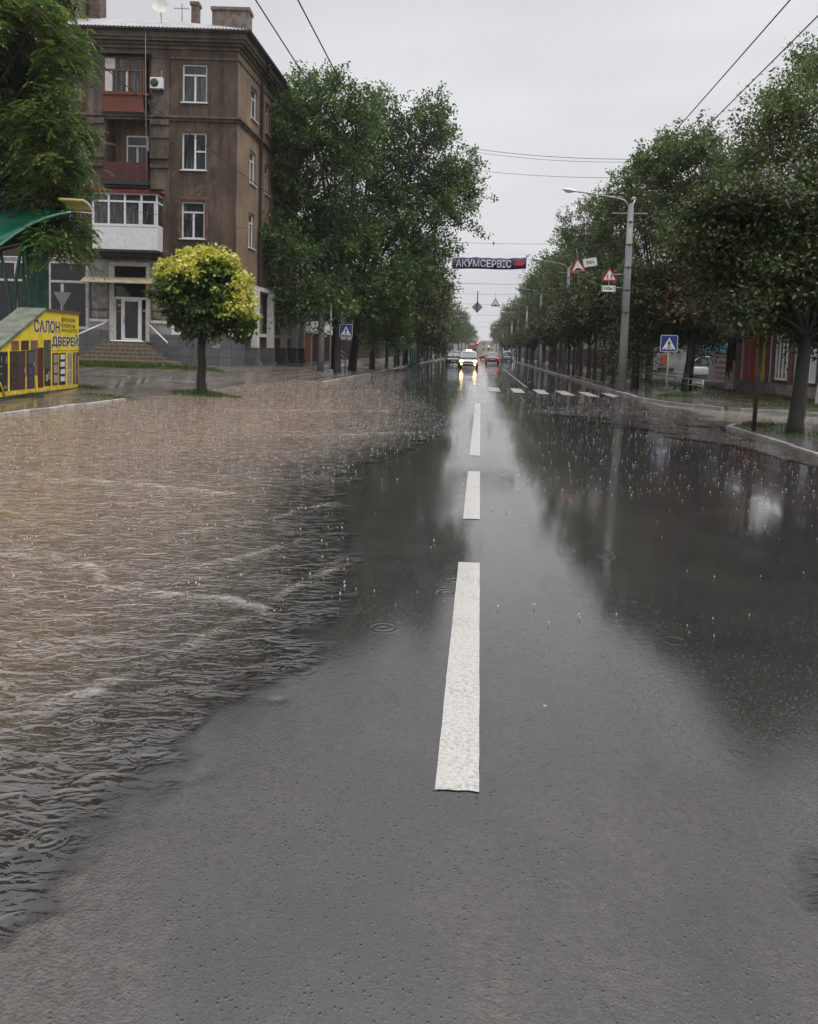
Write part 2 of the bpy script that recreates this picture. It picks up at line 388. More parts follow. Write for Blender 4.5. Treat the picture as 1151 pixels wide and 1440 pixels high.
# flood water: a film that deepens to the left of the crown of the road
EY = np.array([-4, 1.0, 1.6, 2.8, 4.1, 5.0, 5.9, 8, 10.5, 13, 15, 18, 24, 35, 60, 110]); EX = np.array([-2.2, -1.35, -1.02, -.72, -.60, -.62, -.75, -1.28, -1.3, -.8, -.5, -.55, -1.4, -3.3, -4.6, -5.6])
ysw = [0.2]
while ysw[-1] < 110: ysw.append(ysw[-1]+.024*max(1, ysw[-1]/4.5))
ysw = np.array(ysw)
nu = 260
U = np.linspace(0, 1, nu)**1.35
Xe = np.interp(ysw, EY, EX)+.14*(vnoise(ysw, ysw*0, 1.3, 5)-.5)+.06*(vnoise(ysw, ysw*0+3, 5, 6)-.5)
XW = Xe[:, None]*(1-U)[None]+(-12.5)*U[None]; YW = np.repeat(ysw[:, None], nu, 1)
D = Xe[:, None]-XW                                   # metres in from the edge
LEVEL = -.018
base = np.where(XW > -KX, road_z(XW)+.006, ground_z(XW, YW)+.004)
thick = np.minimum(.004+.02*ss(0, 2.2, D), .03)
ZW = np.where(XW > -7.0, np.maximum(base+.003, np.maximum(base, LEVEL+.0*D)*ss(0, 2.5, D)+(base+.003)*(1-ss(0, 2.5, D))), LEVEL)
FOAM = np.zeros_like(XW)
def ridge(x0, y0, x1, y1, h, w, wob, seed):          # a standing wavelet along a line
    dx, dy = x1-x0, y1-y0; L = sqrt(dx*dx+dy*dy); ux, uy = dx/L, dy/L
    a = (XW-x0)*ux+(YW-y0)*uy; b = -(XW-x0)*uy+(YW-y0)*ux
    b = b+wob*(vnoise(a, a*0, 2.3, seed)-.5)+.25*wob*(vnoise(a, a*0, 9, seed+1)-.5)
    env = ss(-.15, .25, a)*(1-ss(L-.5, L+.2, a))
    global FOAM
    FOAM = np.maximum(FOAM, env*np.exp(-(b/(w*.8))**2)*np.clip(1.5*vnoise(a, b, 7, seed+3)-.2, 0, 1)*min(1, h/.022))
    return .45*h*env*(np.exp(-(b/w)**2)-.45*np.exp(-((b-1.7*w)/(1.4*w))**2))*(.65+.7*vnoise(a, b, 4, seed+2))
WV = ridge(-4.6, 6.0, -1.0, 4.42, .042, .055, .32, 11)+ridge(-5.4, 8.75, -2.3, 8.1, .05, .08, .35, 21)
WV = WV+ridge(-.55, 6.6, -1.25, 4.5, .018, .035, .2, 31)+ridge(-.8, 7.4, -1.9, 5.2, .018, .04, .2, 41)+ridge(-1.1, 8.2, -2.4, 6.1, .016, .04, .2, 51)
WV = WV+ridge(-.66, 4.4, -1.0, 2.2, .012, .03, .15, 61)+ridge(-1.3, 4.4, -2.0, 2.0, .015, .05, .2, 71)+ridge(-.7, 15.2, -3.4, 13.4, .03, .09, .4, 81)+ridge(-2, 20, -6, 18.5, .03, .12, .5, 91)
low = .016*(vnoise(XW*.8+YW*.5, YW-XW*.3, 2.4, 7)-.5)+.012*(vnoise(XW*1.2+YW*.8, YW*1.6, 4.5, 8)-.5)
ZW = ZW+(WV+low)*ss(.02, .9, D); ZW = np.where(XW > -6.5, np.maximum(ZW, base+.002), ZW)
mud = np.clip(ss(.1, 1.7, D)*.62+.45*ss(1.2, 4.5, D)+.22*(vnoise(XW, YW, .7, 9)-.5), 0, 1)
mud *= 1-.75*ss(26, 60, YW)
v = np.stack([XW, YW, ZW], -1).reshape(-1, 3); ny = len(ysw)
i = (np.arange(ny-1)[:, None]*nu+np.arange(nu-1)[None]).ravel(); f = np.stack([i, i+1, i+nu+1, i+nu], 1)
t = NT('muddy_flood_water'); p = t.pos(); a = t.n('ShaderNodeAttribute', attribute_name='tint').outputs['Fac']
w1 = t.noise(t.map(p, (5.2, 10, 1), (0, 0, radians(-26))), 1.0, 2.5, .5, .7)
w2 = t.noise(t.map(p, (15, 24, 1), (0, 0, radians(-10))), 1.0, 2, .5, .5)
w3 = t.noise(t.map(p, (2.2, 4.5, 1), (0, 0, radians(-12))), 1.0, 2, .5, .5)
rv = t.voro(p, 3.4); rc = t.voro(p, 3.4, out='Color'); src = t.n('ShaderNodeSeparateColor'); t.l(rc, src.inputs[0])
ring = t.math('MULTIPLY', t.math('MULTIPLY', t.math('SINE', t.math('MULTIPLY', rv, 70)), t.rng(rv, .02, .32, 1, 0)), t.math('GREATER_THAN', src.outputs[0], .4))
rd = t.math('POWER', t.math('SUBTRACT', 1, t.math('ABSOLUTE', t.math('SUBTRACT', t.math('MULTIPLY', w1, 2), 1))), 4)
h = t.math('ADD', t.math('MULTIPLY', w1, 1.0), t.math('MULTIPLY', w2, .35)); h = t.math('ADD', h, t.math('MULTIPLY', rd, .3)); h = t.math('ADD', h, t.math('MULTIPLY', w3, .9)); h = t.math('ADD', h, t.math('MULTIPLY', ring, .16))
eg = t.n('ShaderNodeAttribute', attribute_name='edge').outputs['Fac']
h = t.math('MULTIPLY', h, t.rng(a, 0, .5, .42, 1))
col = t.ramp(a, [(0, (.016, .016, .016)), (.3, (.06, .048, .038)), (.7, (.15, .105, .075)), (1, (.215, .148, .103))])
col = t.mix(t.rng(w3, .35, .7, 0, .3), col, (.045, .032, .023))
fo = t.n('ShaderNodeAttribute', attribute_name='foam').outputs['Fac']
fo = t.math('MULTIPLY', fo, t.rng(t.noise(p, 45, 3, .7), .35, .6, .2, 1))
col = t.mix(t.math('MULTIPLY', fo, .8), col, (.42, .37, .32))
t.set(Base_Color=col, Roughness=.03, IOR=t.rng(a, 0, .5, 1.9, 2.15), Alpha=t.rng(t.math('ADD', eg, t.math('MULTIPLY', t.math('SUBTRACT', w1, .5), .5)), .08, .6, 0, 1), Normal=t.bump(h, 1.0, .028)); m_water = t.m
edge = ss(0, .5, D+.35*(vnoise(XW, YW, 3.1, 19)-.5)+.2*(vnoise(XW, YW, 11, 20)-.5))*ss(0, .06, D)
tag(add_attr(add_attr(np_mesh('water', v, f, m_water, tint=mud.ravel(), smooth=True), 'edge', edge.ravel()), 'foam', FOAM.ravel()), 'muddy brown rain water flooding the left half of the street', kind='structure')

# thin pool of rain water along the right kerb and across the mouth of the lane
ysr = np.arange(9, 34, .2); Ur = np.linspace(0, 1, 70)
XL = np.interp(ysr, [9, 14, 18, 21, 24, 28, 34], [5.6, 4.9, 2.6, 1.0, 1.7, 3.4, 5.6])+.5*(vnoise(ysr, ysr*0, .8, 15)-.5)
XRt = np.interp(ysr, [9, 19.4, 20.5, 26, 29, 34], [5.72, 5.72, 7.0, 7.0, 5.72, 5.72])
XP = XL[:, None]*(1-Ur)+np.maximum(XRt, XL+.05)[:, None]*Ur; YP = np.repeat(ysr[:, None], 70, 1)
E_ = np.minimum(1, 4*Ur*(1-Ur))[None]*(np.minimum(1, np.minimum(ysr-9, 34-ysr)/2))[:, None]
ZP = np.where(XP < KX, road_z(XP), -.1)+.006+.012*E_+.014*E_*(vnoise(XP, YP, 3, 17)-.5)
v = np.stack([XP, YP, ZP], -1).reshape(-1, 3); i = (np.arange(len(ysr)-1)[:, None]*70+np.arange(69)[None]).ravel()
tag(add_attr(np_mesh('puddle', v, np.stack([i, i+1, i+71, i+70], 1), m_water, tint=(.12*E_*np.ones_like(XP)).ravel(), smooth=True), 'edge', ss(.1, 1.25, E_+.6*(vnoise(XP, YP, 1.7, 23)-.5)).ravel()), 'rain puddle rippling by the right kerb at the lane mouth', kind='structure')

a_ = np.linspace(0, 2*pi, 41)[:-1]; q_ = np.linspace(0, 1, 12); AA, QQ = np.meshgrid(a_, q_)
rad_ = QQ*(1+.25*np.sin(AA*3+1)+.12*np.sin(AA*7)); XS = 1.28+.36*rad_*np.cos(AA); YS = 2.22+.34*rad_*np.sin(AA)
v = np.stack([XS, YS, road_z(XS)+.008], -1).reshape(-1, 3); jj, ii = np.meshgrid(np.arange(40), np.arange(11)); i0 = (ii*40+jj).ravel(); i1 = (ii*40+(jj+1) % 40).ravel()
tag(add_attr(np_mesh('puddle', v, np.stack([i0, i1, i1+40, i0+40], 1), m_water, tint=np.full(XS.size, .03), smooth=True), 'edge', (1-QQ**1.5).ravel()), 'small dark puddle rippling at the lower right of the road', kind='structure')

# road markings
t = NT('worn_white_marking'); p = t.pos(); n1 = t.noise(p, 62, 4, .75); n2 = t.noise(p, 3.5, 4, .6)
wear = t.rng(t.math('ADD', n1, t.math('MULTIPLY', n2, .5)), .7, .9, 0, .75)
t.set(Base_Color=t.mix(wear, t.ramp(n2, [(.3, (.4, .38, .35)), (.7, (.52, .505, .48))]), (.2, .185, .17)), Roughness=.55, Coat_Weight=.6, Coat_Roughness=.15, Coat_IOR=1.4, Normal=t.bump(n1, .2, .002)); m_mark = t.m
t = NT('thin_white_marking'); p = t.pos(); t.set(Base_Color=t.ramp(t.noise(p, 14, 4, .7), [(.38, (.1, .1, .1)), (.6, (.5, .5, .49))]), Roughness=.4, Coat_Weight=.8, Coat_Roughness=.12, Coat_IOR=1.33); m_mark2 = t.m
def strip_mark(name, x, w, y0, y1, mat, jag=.002, seed=0, zoff=.004):
    r = np.random.default_rng(seed); n = max(3, int((y1-y0)/.08)); yy = np.linspace(y0, y1, n)
    l = x-w/2+r.normal(0, jag*.4, n); rr = x+w/2+r.normal(0, jag*.4, n)
    e = r.normal(0, .003, (2, 5)); vs = []; 
    cols = np.linspace(0, 1, 5)
    X = l[:, None]*(1-cols)+rr[:, None]*cols; Y = np.repeat(yy[:, None], 5, 1); Y[0] += e[0]; Y[-1] += e[1]
    Z = road_z(X)+zoff+.005*ss(.4, 1, np.abs(X))
    v = np.stack([X, Y, Z], -1).reshape(-1, 3); i = (np.arange(n-1)[:, None]*5+np.arange(4)[None]).ravel()
    return np_mesh(name, v, np.stack([i, i+1, i+6, i+5], 1), mat, road)
for k, (a_, b_) in enumerate([(2.71, 5.78), (7.31, 10.26), (11.82, 23.9), (36.5, 39.5), (42, 45), (48, 51), (54, 57), (60, 63)]):
    strip_mark('centre_line_dash', -.025, .15, a_, b_, m_mark if k < 3 else m_mark2, .002, k)
for k in range(6): strip_mark('crosswalk_stripe', 5.25-.93*k, .44, 31.4, 35.0, m_mark if k < 5 else m_mark2, .02, 50+k, .006)
strip_mark('lane_line', 2.1, .12, 36.5, 75, m_mark2, .01, 80)

# kerbs and pavements on the right
def kerb(pts, z0, z1, w, label, seglen=1.0):
    mb = MB(); P = [Vector((*q, 0)) for q in pts]
    for a_, b_ in zip(P[:-1], P[1:]):
        d = (b_-a_); L = d.length; d.normalize(); nrm = Vector((d.y, -d.x, 0)); k = max(1, round(L/seglen))
        for q in range(k):
            s0 = a_+d*(L*q/k+.006); s1 = a_+d*(L*(q+1)/k-.006); dz = random.uniform(-.012, .012); dw = random.uniform(-.01, .01)
            pa = [s0+nrm*dw, s1+nrm*(dw+random.uniform(-.006, .006)), s1+nrm*(w+dw), s0+nrm*(w+dw)]
            n = len(mb.v); mb.v += [(q_.x, q_.y, z0) for q_ in pa]+[(q_.x, q_.y, z1+dz) for q_ in pa]
            for qd in ((0,3,2,1),(4,5,6,7),(0,1,5,4),(1,2,6,5),(2,3,7,6),(3,0,4,7)): mb.f.append(tuple(n+i for i in qd)); mb.sm.append(False)
    return tag(mb.build('kerb', m_kerb, bevel=.012), label, kind='structure')
kerb([(KX, -3), (KX, 19.6), (6.1, 20.3), (7.2, 20.6)], -.25, -.045, .12, 'pale kerb along the near right pavement')
def pav(name, pts, mat, label, slope=.014, z0=.01, x0=KX):
    mb = MB(); mb.poly([(x, y, z0+slope*(x-x0)) for x, y in pts]); b = mb.v[:]
    for i in range(len(b)):
        j = (i+1) % len(b); mb.quad(b[i], b[j], (*b[j][:2], -.3), (*b[i][:2], -.3))
    return tag(mb.build(name, mat), label, kind='structure')
pav('pavement', [(5.87, -3), (40, -3), (40, 21.6), (9, 20.9), (7.2, 20.72), (6.15, 20.4), (5.87, 19.7)], m_pave, 'dark wet pavement around the big maple on the right', .014, -.05)
pav('side_street', [(5.75, 19.3), (6.1, 20.45), (7.2, 20.76), (9, 20.95), (40, 21.6), (40, 26.5), (14, 24.6), (9.5, 25.0), (7.6, 26.0), (6.6, 28.0), (5.75, 31)], m_lane, 'pale wet paved side lane joining the street', .004, -.093)
kerb([(KX, 30.9), (6.5, 28.0), (7.5, 25.9)], -.25, .02, .14, 'kerb curving round the lane corner')
kerb([(7.9, 25.6), (9.5, 24.95), (14, 24.55), (30, 25.6)], -.25, .03, .15, 'dark kerb along the far side of the lane')
kerb([(KX, 420), (KX, 31.1)][::-1], -.25, .015, .15, 'long kerb of the far right pavement', 3)
pav('pavement', [(5.87, 31), (6.62, 28.05), (7.62, 25.98), (9.5, 25.14), (14, 24.74), (30, 25.8), (30, 1050), (5.87, 1050)], m_pave, 'wet pavement under the trees on the right', .012)
pav('lawn', [(7.6, 28.2), (9.6, 26.3), (14, 25.6), (12.0, 37), (12.0, 160), (8.3, 160), (8.3, 33)], m_lawnsoil, 'olive lawn between pavement and shops on the right', .015, .018)
# left kerbs
kerb([(-6.4, 33.5), (-6.4, 420)][::-1], -.25, .05, .15, 'wet kerb of the far left pavement', 2)
def stone(pts, z0, z1, w, label, mat=m_kerb):
    a_, b_ = Vector((*pts[0], 0)), Vector((*pts[1], 0)); d = (b_-a_).normalized(); nrm = Vector((d.y, -d.x, 0))*w
    mb = MB(); n = 6; rr = []
    for i in range(n+1):
        q = a_.lerp(b_, i/n); g = random.uniform(-.012, .012)
        rr.append([(q.x, q.y, z0), (q.x+nrm.x, q.y+nrm.y, z0), (q.x+nrm.x, q.y+nrm.y, z1+g), (q.x, q.y, z1+g)])
    return tag(mb.loft(rr, smooth=False).build('kerb', mat, bevel=.01), label, kind='structure')
stone([(-9.8, 36.2), (-6.6, 33.6)], -.2, .03, .16, 'loose kerb stones at the flooded left corner')
stone([(-11.1, 27.4), (-8.9, 26.7)], -.1, gz(-10, 27)+.09, .14, 'dark kerb stone behind the yellow tree')
stone([(-13.4, 27.9), (-12.0, 27.6)], -.1, gz(-12.7, 27.8)+.07, .14, 'dark kerb stone edging the grass strip')
stone([(-9.2, 15.1), (-9.1, 20.4)], -.12, gz(-9.15, 18)+.055, .1, 'whitewashed kerb lying by the flood edge', m_lime)

# ------------------------------------------------------------------ trees
KITE = np.array([(-.5, 0, 0), (-.08, .27, .05), (.5, 0, -.04), (-.08, -.27, .05)])
MAPLE = np.array([(-.5, 0, 0), (-.22, .2, .03), (-.18, .5, .0), (.06, .24, .04), (.22, .4, .0), (.5, 0, -.06), (.22, -.4, .0), (.06, -.24, .04), (-.18, -.5, .0), (-.22, -.2, .03)])
def leaves(c, ax, nm, size, tmpl):
    ax = ax/np.linalg.norm(ax, axis=1, keepdims=True); b = np.cross(nm, ax); b /= np.linalg.norm(b, axis=1, keepdims=True)+1e-9; n = np.cross(ax, b)
    T = tmpl[None]*size[:, None, None]
    v = c[:, None]+T[..., :1]*ax[:, None]+T[..., 1:2]*b[:, None]+T[..., 2:]*n[:, None]
    k = len(tmpl); f = (np.arange(len(c))[:, None]*k+np.arange(k)[None])
    return v.reshape(-1, 3), f
def crown_points(lobes, nclump, r, low=.5, top=1.0):
    L = np.array(lobes, float); vol = L[:, 3]*L[:, 4]*L[:, 5]; vol = vol**.75; cnt = np.maximum(3, (nclump*vol/vol.sum()).astype(int))
    C_, O_ = [], []
    for l, k in zip(L, cnt):
        d = r.normal(size=(k, 3)); d[:, 2] = np.where(d[:, 2] < -.55, -d[:, 2]*.6, d[:, 2]) if low < .5 else d[:, 2]
        d /= np.linalg.norm(d, axis=1, keepdims=True)
        rad = (low+(top-low)*r.random(k)**.7)*(1+.19*r.normal(size=k))
        C_.append(l[:3]+d*rad[:, None]*l[3:6]); O_.append(d)
    return np.concatenate(C_), np.concatenate(O_)
def foliage(lobes, nclump, per, size, r, mode='ball', spread=.3, tmpl=KITE, tintf=None, low=.45, keep=1.0):
    c, o = crown_points(lobes, nclump, r, low)
    k = len(c); ct = r.random(k)*.55
    C_ = np.repeat(c, per, 0); O_ = np.repeat(o, per, 0); N = len(C_); T = np.repeat(ct, per)
    if mode == 'ball':
        C_ = C_+r.normal(size=(N, 3))*spread*np.array([1, 1, .62])
        ax = O_*.7+r.normal(size=(N, 3))*.6+np.array([0, 0, -.35]); nm = O_*.5+np.array([0, 0, .7])+r.normal(size=(N, 3))*.55
    elif mode == 'spray':                                # twigs that point out and up, leaves along them
        tw = o*.8+r.normal(size=(k, 3))*.45+np.array([0, 0, .35]); tw /= np.linalg.norm(tw, axis=1, keepdims=True)
        TW = np.repeat(tw, per, 0); s = r.random(N)*2-1
        C_ = C_+TW*s[:, None]*spread*1.7+r.normal(size=(N, 3))*spread*.34
        C_[:, 2] -= spread*.35*s*s
        ax = TW*.5+r.normal(size=(N, 3))*.8+np.array([0, 0, -.3]); nm = r.normal(size=(N, 3))*.8+np.array([0, 0, .6])
    else:                                                # fronds: pairs of leaflets on a drooping stalk
        q = 13; nf = per; base_ = np.repeat(c, nf, 0)+r.normal(size=(k*nf, 3))*spread*.8
        d = np.repeat(o, nf, 0)*np.array([1, 1, .4])+r.normal(size=(k*nf, 3))*.6; d[:, 2] -= .05; d /= np.linalg.norm(d, axis=1, keepdims=True)
        side = np.cross(d, np.array([0, 0, 1.])); side /= np.linalg.norm(side, axis=1, keepdims=True)+1e-6
        ln = .34*(.8+.5*r.random(k*nf)); T = np.repeat(ct, nf*q)
        s = np.tile(np.linspace(.12, 1, q), k*nf); sg = np.tile(np.where(np.arange(q) % 2, 1., -1.), k*nf); sg[q-1::q] = 0
        D_ = np.repeat(d, q, 0); SD = np.repeat(side, q, 0); LN = np.repeat(ln, q)
        C_ = np.repeat(base_, q, 0)+D_*(s*LN)[:, None]; C_[:, 2] -= .55*LN*s*s
        C_ = C_+SD*(sg*size*.5)[:, None]
        ax = SD*sg[:, None]*.9+D_*.45; ax[:, 2] -= .3; nm = np.array([0, 0, 1.])+r.normal(size=ax.shape)*.25; O_ = np.repeat(np.repeat(o, nf, 0), q, 0); N = len(C_)
    sz = size*(.7+.6*r.random(N)); T = np.clip(T+.45*r.random(N), 0, 1)
    if tintf is not None: T = tintf(C_, O_, T, r)
    v, f = leaves(C_, ax, nm, sz, tmpl)
    return v, f, T, c
def bez(a, b, bow, n=7):
    a, b = Vector(a), Vector(b); mid = (a+b)/2+Vector(bow); return [a*(1-s)**2+mid*2*s*(1-s)+b*s*s for s in [i/(n-1) for i in range(n)]]
def make_tree(name, label, cat, loc, h_trunk, r0, lobes, leafm, nclump, per, size, seed=1, mode='ball', spread=.3, tmpl=KITE, group=None, tintf=None, lean=(0, 0), twigs=40, lime=0, low=.45, limb=.55, sides=10):
    """lobes are given relative to loc"""
    r = np.random.default_rng(seed); rr = random.Random(seed)
    root = thing(name, label, cat, loc, 0, group)
    v, f, T, cl = foliage(lobes, nclump, per, size, r, mode, spread, tmpl, tintf, low)
    np_mesh('crown', v, f, leafm, root, T)
    mb = MB(); top = Vector((lean[0], lean[1], h_trunk))
    path = [Vector((0, 0, -.15)), Vector((0, 0, .12))]+[Vector((lean[0]*s+rr.uniform(-.03, .03), lean[1]*s+rr.uniform(-.03, .03), h_trunk*s)) for s in (.25, .5, .75, 1)]
    mb.tube(path, [r0*1.45, r0*1.12, r0, r0*.92, r0*.88, r0*.84], sides)
    L = sorted(lobes, key=lambda q: q[2])
    for q in L:
        e = Vector(q[:3]); st = top if e.z > h_trunk*1.05 else Vector(path[-2])
        d = (e-st).length; pts = bez(st, e, (rr.uniform(-.1, .1)*d, rr.uniform(-.1, .1)*d, .18*d))
        ra = r0*limb*min(1, .45+q[3]/5); mb.tube(pts, [max(.012, ra*(1-.82*i/6)) for i in range(7)], 6, False)
    for i in range(twigs):
        e = Vector(cl[rr.randrange(len(cl))]); q = min(L, key=lambda k: (Vector(k[:3])-e).length); st = Vector(q[:3])
        mb.tube(bez(st, e, (0, 0, .1*(e-st).length), 4), [r0*.1, r0*.075, r0*.05, r0*.025], 4, False)
    mb.build('trunk', m_bark, root, fix=False)
    if lime:
        MB().tube([(0, 0, -.1), (0, 0, .12), (lean[0]*lime/h_trunk, lean[1]*lime/h_trunk, lime)], [r0*1.5, r0*1.18, r0*1.04], 12).build('whitewash', m_lime, root)
    return root
def lobes_px(pts, Y, loc, dy=2.2, seed=1, ry=.85):
    r = random.Random(seed); out = []
    for q in pts:
        px, py, rp = q[:3]; y = Y+(q[3] if len(q) > 3 else r.uniform(-dy, dy)); P = at(px, py, y)-Vector(loc); R = rp/sc(y); out.append((P.x, P.y, P.z, R, max(1., R*ry), R*.95))
    return out

# left: tall trees in front of the apartment house
loc = (-8.15, 46.5, gz(-8.15, 46.5))
make_tree('poplar_tree', 'tall dark green tree whose crown covers the side of the brown apartment house', 'tree', loc, 3.6, .27,
    lobes_px([(437, 160, 50), (400, 205, 50), (455, 215, 70), (385, 270, 38), (430, 290, 75), (500, 160, 36), (400, 360, 52), (470, 350, 70), (400, 440, 45), (450, 430, 55), (385, 330, 34), (470, 120, 22), (430, 122, 22), (378, 410, 30)], 46, loc, 2.4, 3),
    l_poplar, 1080, 56, .19, 3, 'spray', .42, group='tall trees on the left pavement', twigs=90)
loc = (-8.0, 51.5, gz(-8, 51.5))
make_tree('poplar_tree', 'tall broad tree leaning its crown out over the street behind the left crossing sign', 'tree', loc, 4.2, .26,
    lobes_px([(540, 180, 46), (600, 205, 48), (520, 245, 70), (620, 270, 52), (660, 248, 27), (575, 300, 72), (640, 305, 32), (610, 175, 28), (535, 145, 22), (520, 350, 75), (600, 350, 42), (540, 430, 55), (500, 440, 50), (495, 385, 42), (540, 480, 40), (665, 275, 22), (612, 150, 18), (585, 390, 45)], 50, loc, 2.4, 5),
    l_poplar, 1250, 56, .19, 5, 'spray', .42, group='tall trees on the left pavement', twigs=90, lean=(.3, 0))
loc = (-7.6, 58, gz(-7.6, 58))
make_tree('maple_tree', 'dense green tree tucked under the taller crowns on the left', 'tree', loc, 2.6, .2,
    lobes_px([(560, 440, 40), (530, 470, 34), (590, 430, 42), (600, 470, 30), (570, 400, 36)], 58, loc, 1.5, 6), l_maple, 420, 30, .22, 6, 'ball', .36, group='tall trees on the left pavement', twigs=30)
loc = (-7.4, 74, gz(-7.4, 74))
make_tree('maple_tree', 'brown turning tree overhanging the street left of the banner', 'tree', loc, 3.4, .2,
    lobes_px([(600, 370, 28), (612, 400, 24), (590, 410, 32), (624, 412, 13), (606, 440, 26), (595, 350, 16)], 72, loc, 1.5, 7), l_brown, 420, 28, .24, 7, 'ball', .4, group='tall trees on the left pavement', twigs=30)
loc = (-7.5, 84, gz(-7.5, 84))
make_tree('maple_tree', 'green tree below the brown turning one on the left', 'tree', loc, 2.2, .18,
    lobes_px([(612, 470, 18), (600, 455, 24), (590, 480, 20), (618, 490, 12)], 82, loc, 1.2, 8), l_maple, 300, 26, .25, 8, 'ball', .4, twigs=20)
# pinnate tree at the left edge
loc = (-18.2, 27.0, gz(-18.2, 27))
make_tree('sophora_tree', 'feathery green tree at the left edge above the green stall', 'tree', loc, 4.2, .24,
    lobes_px([(30, 60, 55), (75, 75, 34), (88, 100, 24), (15, 130, 60), (72, 190, 38), (40, 190, 50), (10, 210, 40), (80, 235, 32), (60, 280, 26), (90, 270, 24), (85, 345, 26), (98, 330, 20), (-40, 120, 70), (-50, 240, 60), (25, 20, 40), (-30, 30, 60), (60, 30, 26), (98, 150, 16), (95, 190, 18), (60, 130, 36), (30, 250, 40), (98, 240, 18), (70, 320, 24), (45, 0, 40)], 27, loc, 1.6, 9),
    l_sophora, 560, 18, .125, 9, 'frond', .3, twigs=80, low=.3)
# yellow globe maple
def ytint(C_, O_, T, r):
    z = C_[:, 2]; rad = np.linalg.norm((C_-np.array([0, 0, 3.0]))/np.array([1.65, 1.65, 1.5]), axis=1)
    a_ = ss(.72, .98, rad)*ss(-.1, .5, (z-3.0)/1.4+.35*C_[:, 0]/1.6); patch = vnoise(C_[:, 0]+C_[:, 1]*.7, z+C_[:, 1]*.4, 2.2, 33)
    y = np.clip(a_*(.85+.7*(patch-.35))+.7*ss(.84, 1.0, rad)*ss(.42, .68, patch), 0, 1)
    return np.clip(.22*T+.85*y+.12*(r.random(len(z))-.5), 0, 1)
loc = (-8.12, 23.6, gz(-8.12, 23.6))
yl = [(0, 0, 2.9, 1.2, 1.2, 1.0), (.1, 0, 2.2, .7, .7, .5)]
rY = random.Random(4)
for k in range(22):
    an = 2*pi*k/22*1.618*5; el = rY.uniform(-.35, 1.25); yl.append((1.28*cos(an)*cos(el), 1.28*sin(an)*cos(el), 3.0+1.12*sin(el), rY.uniform(.26, .46), .36, rY.uniform(.3, .5)))
for (px, py) in [(285, 362), (305, 362), (330, 366), (262, 385), (235, 382), (352, 392), (358, 420), (362, 445), (232, 410), (240, 440), (345, 455), (340, 430)]:
    P = at(px, py, 23.4)-Vector(loc); yl.append((P.x, P.y+rY.uniform(-.5, .3), P.z, .27, .3, .32))
make_tree('globe_maple', 'small round maple with yellow leaf tips standing in the flood', 'tree', loc, 1.75, .15, yl, l_yellow, 900, 30, .115, 14, 'ball', .13, MAPLE, tintf=ytint, twigs=20, low=.55).scale = (.88, .88, .94)

# right: big round maple at the near kerb
loc = (6.68, 18.0, .03)
def browner(px):
    return None
make_tree('maple_tree', 'big dark maple with a thick trunk at the right edge behind the bare post', 'tree', loc, 2.0, .15,
    lobes_px([(1130, 330, 75), (1060, 330, 62), (1010, 330, 48), (1090, 400, 75), (1030, 400, 55), (1150, 420, 70), (1110, 290, 45), (1060, 290, 38), (1000, 300, 30), (985, 350, 30), (1200, 340, 80), (1080, 455, 45), (1150, 480, 40), (1040, 445, 34), (1230, 430, 80), (1170, 270, 40), (1010, 290, 25)], 18, loc, 1.1, 10, 1.0),
    l_maple, 2000, 34, .105, 10, 'ball', .2, KITE, group='round maples along the right kerb', twigs=60, lean=(.12, .1), limb=.4)
loc = (6.9, 37.5, .03)
bm_ = make_tree('maple_tree', 'round maple right behind the concrete lamp post', 'tree', loc, 1.9, .17,
    lobes_px([(905, 430, 45), (945, 420, 42), (980, 425, 40), (925, 470, 42), (890, 480, 34), (965, 470, 40), (1010, 440, 34), (900, 395, 28), (940, 390, 26), (1000, 480, 30), (890, 510, 22)], 37.5, loc, 1.2, 11, 1.0),
    l_maple, 1300, 32, .13, 11, 'ball', .3, group='round maples along the right kerb', twigs=40, limb=.4)
loc = (8.9, 36.5, .05)
make_tree('maple_tree', 'rust tinged maple between the crossing sign and the shop', 'tree', loc, 2.6, .2,
    lobes_px([(985, 350, 36), (1005, 395, 38), (975, 395, 34), (1030, 370, 34), (1040, 420, 34), (960, 440, 30), (1005, 300, 28)], 36, loc, 1.2, 12, 1.0), l_brown, 420, 28, .2, 12, 'ball', .34, group='trees on the right lawn', twigs=40, lean=(.2, 0))
# generic kinds, copied along the street
def rel(n, w, h, z, seed, flat=.8):
    r = random.Random(seed); out = [(0, 0, z, w*.62, w*.62, h*.62)]
    for k in range(n):
        a_ = 2.4*k+r.uniform(-.3, .3); e = r.uniform(-.5, 1.1); q = r.uniform(.55, .85)
        out.append((w*.62*cos(a_)*cos(e), w*.62*sin(a_)*cos(e), z+h*.62*sin(e), w*.42*q, w*.42*q, h*.42*q))
    return out
GM = 'round maples along the right kerb'
protoM = make_tree('maple_tree', 'round', 'tree', (6.75, 43, .02), 2.0, .13, rel(12, 2.3, 2.0, 3.7, 21), l_maple, 330, 26, .21, 21, 'ball', .32, group=GM, twigs=25)
protoM2 = make_tree('maple_tree', 'round', 'tree', (6.75, 48, .02), 2.1, .12, rel(12, 2.2, 2.1, 3.9, 22), l_maple, 330, 26, .21, 22, 'ball', .32, group=GM, twigs=25)
GA = 'tall acacias behind the right pavement'
def acacia(label, loc, pts, Y, seed, n=900, lime=0, size=.145, lean=(0, 0), r0=.2, ht=4.5):
    return make_tree('acacia_tree', label, 'tree', loc, ht, r0, lobes_px(pts, Y, loc, 1.6, seed), l_acacia, int(n*.52), 50, size, seed, 'spray', .3, group=GA, twigs=70, lime=lime, lean=lean, low=.35)
